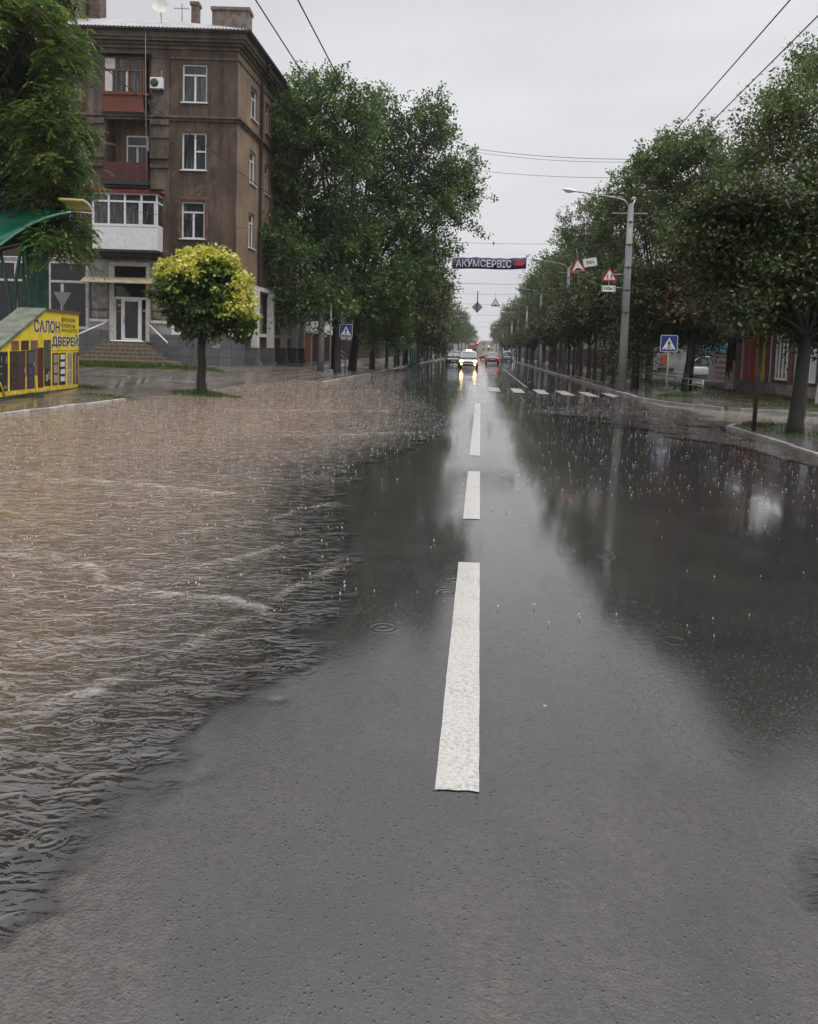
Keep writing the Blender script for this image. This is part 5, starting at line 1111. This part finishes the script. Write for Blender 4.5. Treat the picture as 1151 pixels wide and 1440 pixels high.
for y, l in ((75, 'lamp post among the left trees by the banner'), (104, 'distant lamp post down the left side'), (132, 'distant lamp post down the left side'), (160, 'distant lamp post down the left side'), (190, 'distant lamp post down the left side')): lamp_post(l, -6.9, y, 7.6, 2.2, .15, False, z=.0, flip=-1)
# white post with blue plate
P = at(758.5, 482, 86)
SG = thing('route_sign', 'blue route plate on top of a pale concrete post at the right kerb', 'sign', (6.05, 84, .02)); hh = P.z
MB().tube([(0, 0, -.1), (0, 0, hh+.2)], [.15, .11], 12).build('pole', M('pale_post', (.45, .45, .44), .6, .12), SG); shape(SG, 'plate', off(rsq(.72, .5, .05), .03, hh+.1), -.16, -.13, M('azure_plate', (.03, .16, .4), .4, .05)); shape(SG, 'symbol', off(rsq(.42, .2, .09), .03, hh+.1), -.167, -.161, M('pale_azure', (.3, .5, .62), .4, .05))

def tri_sign(root, size, y0=-.03):
    shape(root, 'red_border', tri(size*.6, .035), y0, y0+.014, m_signr); return shape(root, 'white_field', off(tri(size*.43, .02), 0, 0), y0-.004, y0-.0006, m_signw)
P = at(857, 389, 35.2)
SG = thing('children_sign', 'red triangle children warning sign with a distance plate beside the lamp post', 'sign', (P.x, 35.15, P.z), radians(-4))
tri_sign(SG, .62); walker(SG, -.075, -.03, .2, True, -.0345, m_black, False); walker(SG, .075, -.02, .24, True, -.0345, m_black, False)
D_ = bpy.data.objects.new('distance_plate', None); COL.objects.link(D_); D_.parent = SG; D_.location = (-.01, 0, -.5)
shape(D_, 'border', rsq(.58, .27, .03), -.03, -.016, m_black); shape(D_, 'field', rsq(.56, .25, .028), -.034, -.0306, m_signw)
text_mesh('150м', 'lettering', lambda a, b, o: Vector((a, o, b)), -.18, .17, -.06, .075, -.0355, m_black, D_, .03)
for sx_ in (-.235, .235):
    shape(D_, 'arrow', [(sx_-.012, -.09), (sx_+.012, -.09), (sx_+.012, .05), (sx_+.035, .05), (sx_, .1), (sx_-.035, .05), (sx_-.012, .05)], -.037, -.0345, m_black)
mb = MB(); mb.box(-.02, .02, -.014, .02, -.65, .35); mb.tube([(0, .0, .1), (.62, .1, .1)], .018, 6); mb.tube([(0, .0, -.45), (.6, .1, -.45)], .018, 6); mb.build('bracket', m_galv, SG)
P = at(813, 376, 45)
SG = thing('bump_sign', 'tilted red triangle bump sign with a distance plate hanging over the right lane', 'sign', tuple(P)); SG.rotation_euler = (0, radians(-7), radians(4))
tri_sign(SG, .86); bp = [(-.25, -.135)]+[(-.25+.5*k/12, -.135+.1*max(0, sin(pi*(k-1)/10)) if 1 <= k <= 11 else -.135) for k in range(13)]+[(.25, -.135)]
shape(SG, 'bump', [(-.25, -.165)]+bp[1:-1]+[(.25, -.165)], -.037, -.0345, m_black)
D_ = bpy.data.objects.new('distance_plate', None); COL.objects.link(D_); D_.parent = SG; D_.location = (.66, 0, .2); D_.rotation_euler = (0, radians(-4), 0)
shape(D_, 'field', rsq(.72, .44, .05), -.03, -.01, m_signw); text_mesh('30м', 'lettering', lambda a, b, o: Vector((a, o, b)), -.2, .2, -.09, .1, -.0325, m_black, D_, .02)
mb = MB(); mb.tube([(-.2, 0, .2), (0, 0, .62), (0, 0, 1.0)], .012, 5); mb.tube([(.66, 0, .4), (.4, 0, .9)], .01, 5); mb.build('hanger', m_galv, SG)
P = at(697, 427, 84)
SG = thing('bump_sign', 'small triangle bump sign hung above the street beyond the banner', 'sign', tuple(P)); tri_sign(SG, .95); shape(SG, 'bump', off(bp, 0, -.05, 1.1), -.037, -.0345, m_black); MB().tube([(0, 0, .5), (0, 0, 1.3)], .015, 5).build('hanger', m_dark, SG)
P = at(671.5, 432, 84)
SG = thing('diamond_sign', 'grey back of a diamond sign hung above the street', 'sign', tuple(P)); shape(SG, 'plate', [(0, .56), (-.56, 0), (0, -.56), (.56, 0)], -.01, .01, m_signback); MB().box(-.05, .05, -.05, -.012, -.55, 1.6).build('hanger', m_dark, SG)

# banner across the street
YB = 60.5
b0, b1 = at(637, 370.5, YB), at(740.5, 370.5, YB)
BN = thing('banner', 'dark blue banner with white letters and a red emblem stretched across the street', 'banner', (b0.x, YB, b0.z)); BL = b1.x-b0.x; hb = .4
def bmap(a, b, o=0): return Vector((a, -o+.05*sin(a*1.9)+.03*sin(a*5+b*3), b+(b1.z-b0.z)*a/BL+.035*sin(a*1.3)))
mb = MB(); nx_ = 40
mb.loft([[bmap(BL*i/nx_, hb-.02*sin(i*.9), 0) if j == 0 else bmap(BL*i/nx_, hb*(1-j), 0) if j == 1 else bmap(BL*i/nx_, -hb, 0) for j in range(3)] for i in range(nx_+1)], closed=False, cap=False)
cl = mb.build('cloth', M('indigo_cloth', (.035, .022, .1), .5, .15), BN, fix=False); md = cl.modifiers.new('thick', 'SOLIDIFY'); md.thickness = .006
text_mesh('АКУМСЕРВІС', 'lettering', bmap, .22, BL*.80, -hb*.66, hb*.68, .012, m_wl, BN, .013)
mb = MB(); ec = (BL*.9, 0)
for dx, dz, L_, w_, an in ((-.1, .04, .5, .3, 62), (.13, .0, .52, .3, 58)):
    mb.prism([(ec[0]+dx*1.3+L_*.5*cos(a)*cos(radians(an-40))-w_*.5*sin(a)*sin(radians(an-40)), dz+L_*.5*cos(a)*sin(radians(an-40))+w_*.5*sin(a)*cos(radians(an-40))) for a in [2*pi*k/14 for k in range(14)]], .012, .016+.002*dx, bmap)
mb.build('emblem', M('red_emblem', (.6, .03, .035), .45, .05), BN)
mb = MB(); mb.prism([(ec[0]-.3, -.2), (ec[0]-.26, -.24), (ec[0]+.3, .2), (ec[0]+.27, .24)], .0165, .0185, bmap); mb.build('emblem_stroke', m_navy, BN)

# ------------------------------------------------------------------ wires
def wire(label, pts, r=.011, sag=0, n=14, name='overhead_wire', group=None, cat='wire', mat=None):
    path = []
    for a, b in zip(pts[:-1], pts[1:]):
        a, b = Vector(a), Vector(b); path += [a.lerp(b, i/n)-Vector((0, 0, sag*4*(i/n)*(1-i/n))) for i in range(n)]
    path.append(Vector(pts[-1])); P_ = path[0].copy(); mb = MB(); mb.tube([p-P_ for p in path], r, 5)
    o = mb.build(name, mat or m_dark, None, fix=False); o.location = P_; return tag(o, label, cat, group)
TG = 'trolley wires along the street'
for x, l in ((-2.93, 'trolley wire farthest left over the street'), (-2.4, 'second trolley wire on the left over the street'), (3.5, 'inner trolley wire on the right over the street'), (4.0, 'outer trolley wire on the right over the street')):
    ys_ = [-6, 31, 60, 86, 112, 138, 165, 195, 230, 300]
    wire(l, [(x+.03*((k % 2)*2-1), y, 5.8) for k, y in enumerate(ys_)], .0095, .05, 8, group=TG)
sp = [(60.3, 7.6), (86.2, 7.5), (112.2, 7.5), (138.2, 7.5), (165.2, 7.5)]
for k, (y, h) in enumerate(sp):
    wire('span wire carrying the trolley wires beside the banner' if k == 0 else 'distant span wire across the street', [(-6.9, y, h-.3), (-2.7, y, 6.35), (3.7, y, 6.35), (6.0, y, h-.3)], .012, 0, 4, 'span_wire', 'span wires across the street')
    for sx_ in (-2.65, 3.75):
        R_ = thing('wire_hanger', ('black trolley wire hanger left of the banner' if sx_ < 0 else 'black trolley wire hanger right of the banner') if k == 0 else ('distant trolley wire hanger over the left lane' if sx_ < 0 else 'distant trolley wire hanger over the right lane'), 'wire hanger', (sx_, y, 5.85), 0, 'trolley wire hangers')
        mb = MB(); mb.tube([(-1.3, 0, .12), (-.9, 0, .05), (.9, 0, .05), (1.3, 0, .12)], .03, 6); mb.build('bar', m_black, R_)
        for q in (-.28, .28): mb = MB(); mb.tube([(q, 0, .05), (q, 0, .5)], .04, 6); mb.ball((q, 0, .28), .075, 8, 5); mb.build('insulator', m_black, R_)
wire('upper of two thin wires high across the street', [tuple(at(600, 197, 48)), tuple(at(885, 224, 36))], .012, .25)
wire('second thin wire just under the upper one across the street', [tuple(at(600, 200, 48.5)), tuple(at(885, 228, 36.1))], .009, .3)
wire('lower thin wire across the street above the banner', [tuple(at(620, 232, 50)), tuple(at(884, 250, 36))], .01, .2)
wire('wire holding the banner, crossing just above it', [tuple(at(590, 338, 61)), tuple(at(800, 343, 60))], .012, .1)
wire('banner rope across the street at banner height', [tuple(at(560, 378, 60.6)), tuple(at(637, 364, YB))], .01, .05); wire('banner rope from banner to right pole', [tuple(at(740, 365, YB)), tuple(at(797, 366, 59.8))], .01, .05)
wire('thick service cable slanting across the brown house front', [tuple(at(18, -20, 20)), tuple(at(150, 97, 26)), tuple(at(252, 176, 32)), tuple(at(420, 302, 40))], .017, .06)
wire('thin cable crossing the lower balconies of the brown house', [tuple(at(90, 275, 33)), tuple(at(250, 305, 36)), tuple(at(430, 330, 42))], .01, .1)
wire('cable descending from the upper right to the lamp post', [tuple(at(1180, 135, 14)), tuple(at(884, 320, 35.2))], .012, .15); wire('cable continuing from lamp post to the next post', [tuple(at(882, 322, 35.5)), tuple(at(799, 377, 59.6))], .012, .25)
wire('hanging wire of the tilted bump sign', [tuple(at(800, 352, 59.7)), tuple(at(815, 348, 45)), tuple(at(880, 336, 35.4))], .01, .05)
wire('span wire holding the two small signs over the street', [(-6.9, 84, 7.3), (6.0, 84.5, 7.4)], .012, .12)

# ------------------------------------------------------------------ cars
def wheel(root, x, y, r, w, mat):
    wh = bpy.data.objects.new('wheel', None); COL.objects.link(wh); wh.parent = root; wh.location = (x, y, r)
    mb = MB(); R_ = []
    for s, q in ((-.5, .72), (-.5, .95), (-.3, 1), (.3, 1), (.5, .95), (.5, .72)): R_.append([(w*s, r*q*cos(a), r*q*sin(a)) for a in [2*pi*k/20 for k in range(20)]])
    mb.loft(R_); mb.build('tyre', m_black, wh)
    mb = MB(); mb.loft([[(w*s, r*q*cos(a), r*q*sin(a)) for a in [2*pi*k/20 for k in range(20)]] for s, q in ((-.52, .68), (-.53, .3), (.53, .3), (.52, .68))]); mb.build('rim', m_galv, wh)
def car(name, label, x, y, face, paint, L=4.4, Wd=1.74, Hh=1.48, kind='hatch', lights=False, taxi=False, tail=0, z=None, group=None, cat='car'):
    """local +y is the nose of the car; face=pi turns it towards the viewer"""
    root = thing(name, label, cat, (x, y, (road_z(x) if z is None else z)), face, group); hw = Wd/2
    def sec(yy, zb, zs, zt, w, tw):
        return [(-w*.82, yy, zb), (-w, yy, zb+.12), (-w*1.0, yy, zs), (-tw, yy, zt), (tw, yy, zt), (w, yy, zs), (w, yy, zb+.12), (w*.82, yy, zb)]
    h = L/2; belt = .92 if kind != 'suv' else 1.02; zb = .2 if kind != 'suv' else .28
    tail_z = belt+.04
    st = [(-h, zb+.14, .55, .72, hw*.8, hw*.72), (-h+.06, zb+.04, .62, .86, hw*.93, hw*.84), (-h+.35, zb, .7, tail_z, hw*.99, hw*.88), (-.9, zb, .72, belt+.02, hw, hw*.9), (.2, zb, .72, belt, hw, hw*.9), (.85, zb, .7, belt-.02, hw, hw*.88), (h-.55, zb, .66, belt-.13, hw*.98, hw*.84), (h-.16, zb+.02, .58, belt-.24, hw*.9, hw*.76), (h, zb+.12, .5, .58, hw*.76, hw*.66)]
    body = MB().loft([sec(*q) for q in st]).build('body', paint, root, bevel=.0)
    md = body.modifiers.new('s', 'SUBSURF'); md.levels = md.render_levels = 2
    rear = -h+.22 if kind != 'sedan' else -h+.75
    gs = [(rear, belt-.02, belt+.03, hw*.84, hw*.8), (rear+.32 if kind != 'sedan' else rear+.6, belt-.02, Hh-.07, hw*.87, hw*.64), (-.3, belt-.02, Hh-.03, hw*.89, hw*.68), (.25, belt-.02, Hh-.06, hw*.88, hw*.66), (1.15, belt-.03, belt+.02, hw*.82, hw*.76)]
    MB().loft([[(-w, q, a), (-t_, q, b), (t_, q, b), (w, q, a)] for q, a, b, w, t_ in gs], smooth=False).build('windows', m_cglass, root)
    mb = MB(); rf = [(gs[1][0]-.05, Hh-.1, hw*.62), (gs[1][0]+.15, Hh-.03, hw*.66), (-.3, Hh, hw*.69), (.2, Hh-.02, hw*.67), (.38, Hh-.1, hw*.63)]
    mb.loft([[(-w, q, a-.03), (-w*.96, q, a+.015), (0, q, a+.04), (w*.96, q, a+.015), (w, q, a-.03)] for q, a, w in rf])
    for s in (-1, 1):
        for (a, b) in (((1.12, belt+.02, hw*.79), (.3, Hh-.05, hw*.67)), ((gs[0][0]+.02, belt+.02, hw*.81), (gs[1][0], Hh-.05, hw*.65)), ((-.28, belt, hw*.9), (-.28, Hh-.03, hw*.69))): mb.tube([(s*a[2], a[0], a[1]), (s*b[2], b[0], b[1])], .04, 6)
    mb.build('roof', paint, root)
    for s in (-1, 1):
        for q in (h-.82, -h+.78): wheel(root, s*(hw-.1), q, .31 if kind != 'suv' else .35, .2, m_black)
        mb = MB(); mb.ball((s*(hw+.1), .82, belt+.06), .1, 8, 5, (1, .6, .75)); mb.build('mirror', m_black if taxi else paint, root)
        mb = MB(); mb.ball((s*hw*.68, h-.13, .64), .13, 10, 6, (1.35, .6, .75)); mb.build('headlight', m_headon if lights else m_lens, root)
        mb = MB(); mb.box(s*hw*.62, s*hw*.93, -h-.005, -h+.12, .68, .86); mb.build('tail_light', m_tailon if tail else m_taillens, root, bevel=.02)
        if lights:
            mb = MB(); mb.ball((s*hw*.66, h-.04, .36), .075, 8, 5, (1.2, .5, .9)); mb.build('fog_light', m_fogon, root)
    mb = MB(); mb.box(-hw*.5, hw*.5, h-.12, h-.0, .52, .62); mb.box(-hw*.62, hw*.62, h-.12, h+.02, .24, .36); mb.build('grille', m_black, root, bevel=.015)
    mb = MB(); mb.box(-.26, .26, h+.0, h+.03, .4, .5); mb.build('number_plate', m_offw, root); mb = MB(); mb.box(-.26, .26, -h-.03, -h+.05, .5, .61); mb.build('rear_plate', m_offw, root)
    mb = MB(); mb.box(-hw*.86, hw*.86, -h-.03, -h+.12, .3, .42); mb.build('rear_bumper', m_dark, root, bevel=.03)
    if taxi:
        mb = MB(); mb.box(-.3, .3, -.28, -.1, Hh+.03, Hh+.17); mb.build('roof_sign', emit('taxi_sign_light', (.9, .85, .7), .6), root, bevel=.03)
    return root
m_headon = emit('headlight_on', (1, .56, .2), 15); m_fogon = emit('fog_light_on', (1, .5, .18), 9); m_tailon = emit('tail_light_on', (1, .06, .03), 1.2)
m_lens = M('headlight_lens', (.5, .52, .54), .1, .05); m_taillens = M('tail_lens', (.22, .015, .015), .2, .1)
def paint(name, c): return M(name, c, .3, .04, 3, 0, 1.0)
car('car', 'white taxi with lit headlights driving towards the viewer', -1.02, 73.2, pi, paint('white_paint', (.66, .68, .7)), 4.0, 1.7, 1.5, 'hatch', True, True)
car('car', 'dark blue car following the white taxi', -2.75, 88, pi+.02, paint('blue_grey_paint', (.05, .08, .11)), 4.4, 1.75, 1.5, 'hatch', False)
car('car', 'grey sedan driving away in the right lane', 1.55, 108.5, 0, paint('grey_paint', (.2, .19, .2)), 4.5, 1.78, 1.45, 'sedan', False, False, 1)
car('car', 'silver off-road car parked at the right kerb', 4.7, 146, 0, paint('silver_paint', (.4, .42, .42)), 4.4, 1.85, 1.75, 'suv', False, False, 0)
car('car', 'dark car ahead of the grey sedan', .9, 152, 0, paint('maroon_paint', (.07, .015, .02)), 4.3, 1.75, 1.45, 'sedan', False, False, 1)
car('car', 'small dark distant car behind the grey sedan roof', 2.9, 190, 0, paint('black_car_paint', (.03, .03, .035)), 4.3, 1.75, 1.5, 'hatch', False, False, 1)
P = at(992, 524, 56)
car('car', 'white parked car half hidden by leaves beside the pale kiosk', P.x, 56, radians(75), paint('white_paint', (.66, .68, .7)), 4.3, 1.75, 1.5, 'hatch', z=.1)
# red lorry far behind
TR = thing('lorry', 'red lorry in the haze behind the taxi', 'lorry', (-2.2, 235, 0), pi)
MB().box(-1.2, 1.2, -5, 1.1, .9, 3.2).build('box_body', paint('red_lorry_box', (.4, .05, .045)), TR, bevel=.04); MB().box(-1.1, 1.1, 1.2, 2.9, .5, 2.5).build('cab', paint('red_lorry_cab', (.3, .05, .05)), TR, bevel=.12)
MB().box(-.98, .98, 2.86, 2.93, 1.5, 2.3).build('windscreen', m_cglass, TR, bevel=.02); MB().box(-1.15, 1.15, 2.85, 3.0, .42, .7).build('bumper', m_dark, TR, bevel=.03)
for s in (-1, 1):
    for q in (1.9, -3.6): wheel(TR, s*1.0, q, .45, .28, m_black)
    MB().ball((s*.85, 2.95, .85), .11, 8, 5).build('headlight', m_headon, TR)
def signal(label, x, y, z):
    R_ = thing('traffic_light', label, 'traffic light', (x, y, 0)); MB().tube([(0, .2, 0), (0, .2, z+.4)], .09, 8).build('pole', m_galv, R_)
    MB().box(-.28, .28, -.2, .15, z-1.0, z+.5).build('housing', m_black, R_, bevel=.04); MB().ball((0, -.22, z+.2), .24, 10, 6, (1, .4, 1)).build('red_lamp', emit('red_lamp_'+str(int(y)), (1, .09, .03), 9), R_)
    mb = MB(); mb.ball((0, -.2, z-.3), .15, 10, 6, (1, .3, 1)); mb.ball((0, -.2, z-.75), .15, 10, 6, (1, .3, 1)); mb.build('dark_lamps', m_dark, R_)
signal('red traffic light in the haze right of the lorry', 2.5, 262, 2.9); signal('red traffic light in the far haze at mid street', -1.2, 330, 4.6); signal('farthest red traffic light near the end of the street', -.6, 400, 6.0)

# ------------------------------------------------------------------ grass, debris, splashes
def blades(name, patches, mat, label, h=.12, seed=1):
    r = np.random.default_rng(seed); C_ = []; Hh = []
    for (cx_, cy_, rx, ry, n, hh) in patches:
        a = r.random(n)*2*pi; q = np.sqrt(r.random(n)); x = cx_+rx*q*np.cos(a); y = cy_+ry*q*np.sin(a); keep = vnoise(x, y, 2.2, 44)+.35*r.random(n) > .42; x, y = x[keep], y[keep]
        z = np.where(x < 0, ground_z(x, y), np.maximum(.01+.014*(x-KX), 0)-.06*(y < 21)); C_.append(np.stack([x, y, z], 1)); Hh.append(hh*(.5+r.random(len(x)))*(1-.5*q[keep]**2))
    C_ = np.concatenate(C_); Hh = np.concatenate(Hh); n = len(C_)
    ax = np.stack([r.normal(size=n)*.35, r.normal(size=n)*.35, np.ones(n)], 1); nm = r.normal(size=(n, 3)); C_[:, 2] += Hh*.45
    v, f = leaves(C_, ax, nm, Hh, KITE*np.array([1, .3, 1])); o = np_mesh(name, v, f, mat, None, r.random(n)); return tag(o, label, kind='stuff')
blades('grass', [(-15.5, 33.2, 2.6, 1.0, 3200, .2), (-13, 33, 2.6, .9, 2600, .18), (-8.1, 23.5, 1.0, .7, 900, .13), (-7.3, 23.0, .6, .4, 500, .12), (-6.9, 22.9, .3, .25, 160, .14), (-11.4, 22.9, .9, .35, 500, .12), (-9.6, 20.8, .9, .35, 350, .1), (7.3, 31.5, .7, .5, 700, .16), (10.0, 26.6, 1.6, .5, 1500, .13), (6.6, 19.6, .8, .35, 500, .13), (6.7, 17.6, .9, .7, 500, .1), (8.6, 22.3, 1.2, .3, 300, .08), (-10.9, 19.0, .5, .3, 300, .12)], l_grass, 'short green grass tufts by kerbs, tree feet and steps')
blades('lawn_grass', [(10.3, 31, 2.4, 4.5, 9000, .09), (10, 42, 1.9, 9, 9000, .1), (10, 60, 1.9, 12, 6000, .12)], l_lawn, 'dull olive grass of the lawn before the right-hand shop', seed=2)
r = np.random.default_rng(12)
n = 420; x = np.concatenate([r.normal(-8.2, .9, n//2), r.normal(6.6, .5, n//2)]); y = np.concatenate([r.uniform(42, 52, n//2), r.uniform(36, 60, n//2)])
z = np.where(x < 0, ground_z(x, y), .02)+.02; c = np.stack([x, y, z], 1)
v, f = leaves(c, r.normal(size=(n, 3))*np.array([1, 1, .1]), np.array([0, 0, 1.])+r.normal(size=(n, 3))*.2, .06+.14*r.random(n), KITE); tag(np_mesh('litter', v, f, leafmat('pale_litter', [(.1, .08, .05), (.3, .28, .25), (.5, .48, .45)]), None, r.random(n)), 'pale litter and fallen leaves under the kerb trees', kind='stuff')
def spindles(c, h, w):                                 # little upright jets of water
    k = 4; n = len(c); a = np.arange(k)*pi/2; ring = np.stack([np.cos(a), np.sin(a), np.zeros(k)], 1)
    lean = r.normal(size=(n, 3))*.18; lean[:, 2] = 1
    top = c+lean*h[:, None]; mid = c+lean*(h*.35)[:, None]
    V = np.concatenate([c[:, None]-np.array([0, 0, .01]), mid[:, None]+ring[None]*w[:, None, None], top[:, None]], 1); N6 = np.arange(n)[:, None]*6
    F_ = []
    for q in range(k): F_.append(N6+np.array([[0, 1+(q+1) % k, 1+q]])); F_.append(N6+np.array([[5, 1+q, 1+(q+1) % k]]))
    return V.reshape(-1, 3), np.concatenate(F_)
n = 42000; y = 4.5+50*r.random(n)**1.35; x = -11+22*r.random(n)
dens = np.where(x < np.interp(y, EY, EX)-.1, 1.0, np.where((x > 1.2) & (y > 9) & (y < 34), .4, .12)); dens = np.where(np.abs(x) > 5.9, np.where(x > 0, 0, np.where(x < -9, 0, 1)), dens); dens = dens*np.where(y < 9, .35, 1)
kp = r.random(n) < dens; x, y = x[kp], y[kp]; n = len(x); z = np.where(x < -.6, np.maximum(LEVEL, np.where(x > -KX, road_z(x), -1)), np.where(x > KX, -.09, road_z(x)))+.012
size = (.5+r.random(n)**2*1.3)
v, f = spindles(np.stack([x, y, z], 1), .0105*size*(1+.025*y), .0036*size*(1+.03*y))
t = NT('splash_water'); t.set(Base_Color=(.62, .6, .58), Roughness=.12, IOR=1.33, Specular_IOR_Level=1.0, Alpha=.6); tag(np_mesh('rain_splashes', v, f, t.m), 'tiny white splashes of rain on the flooded street', kind='stuff')

# ------------------------------------------------------------------ haze of rain
mb = MB(); mb.box(-270, 270, -50, 1110, -1.6, 22)
t = NT('rain_haze'); t.t.nodes.remove(t.b); pv = t.n('ShaderNodeVolumePrincipled'); pv.inputs['Color'].default_value = (.93, .94, .97, 1); pv.inputs['Density'].default_value = .00032; pv.inputs['Anisotropy'].default_value = .2
t.l(pv.outputs[0], t.out.inputs['Volume']); hz_ = mb.build('haze', t.m); tag(hz_, 'pale rain haze over the street', kind='stuff')
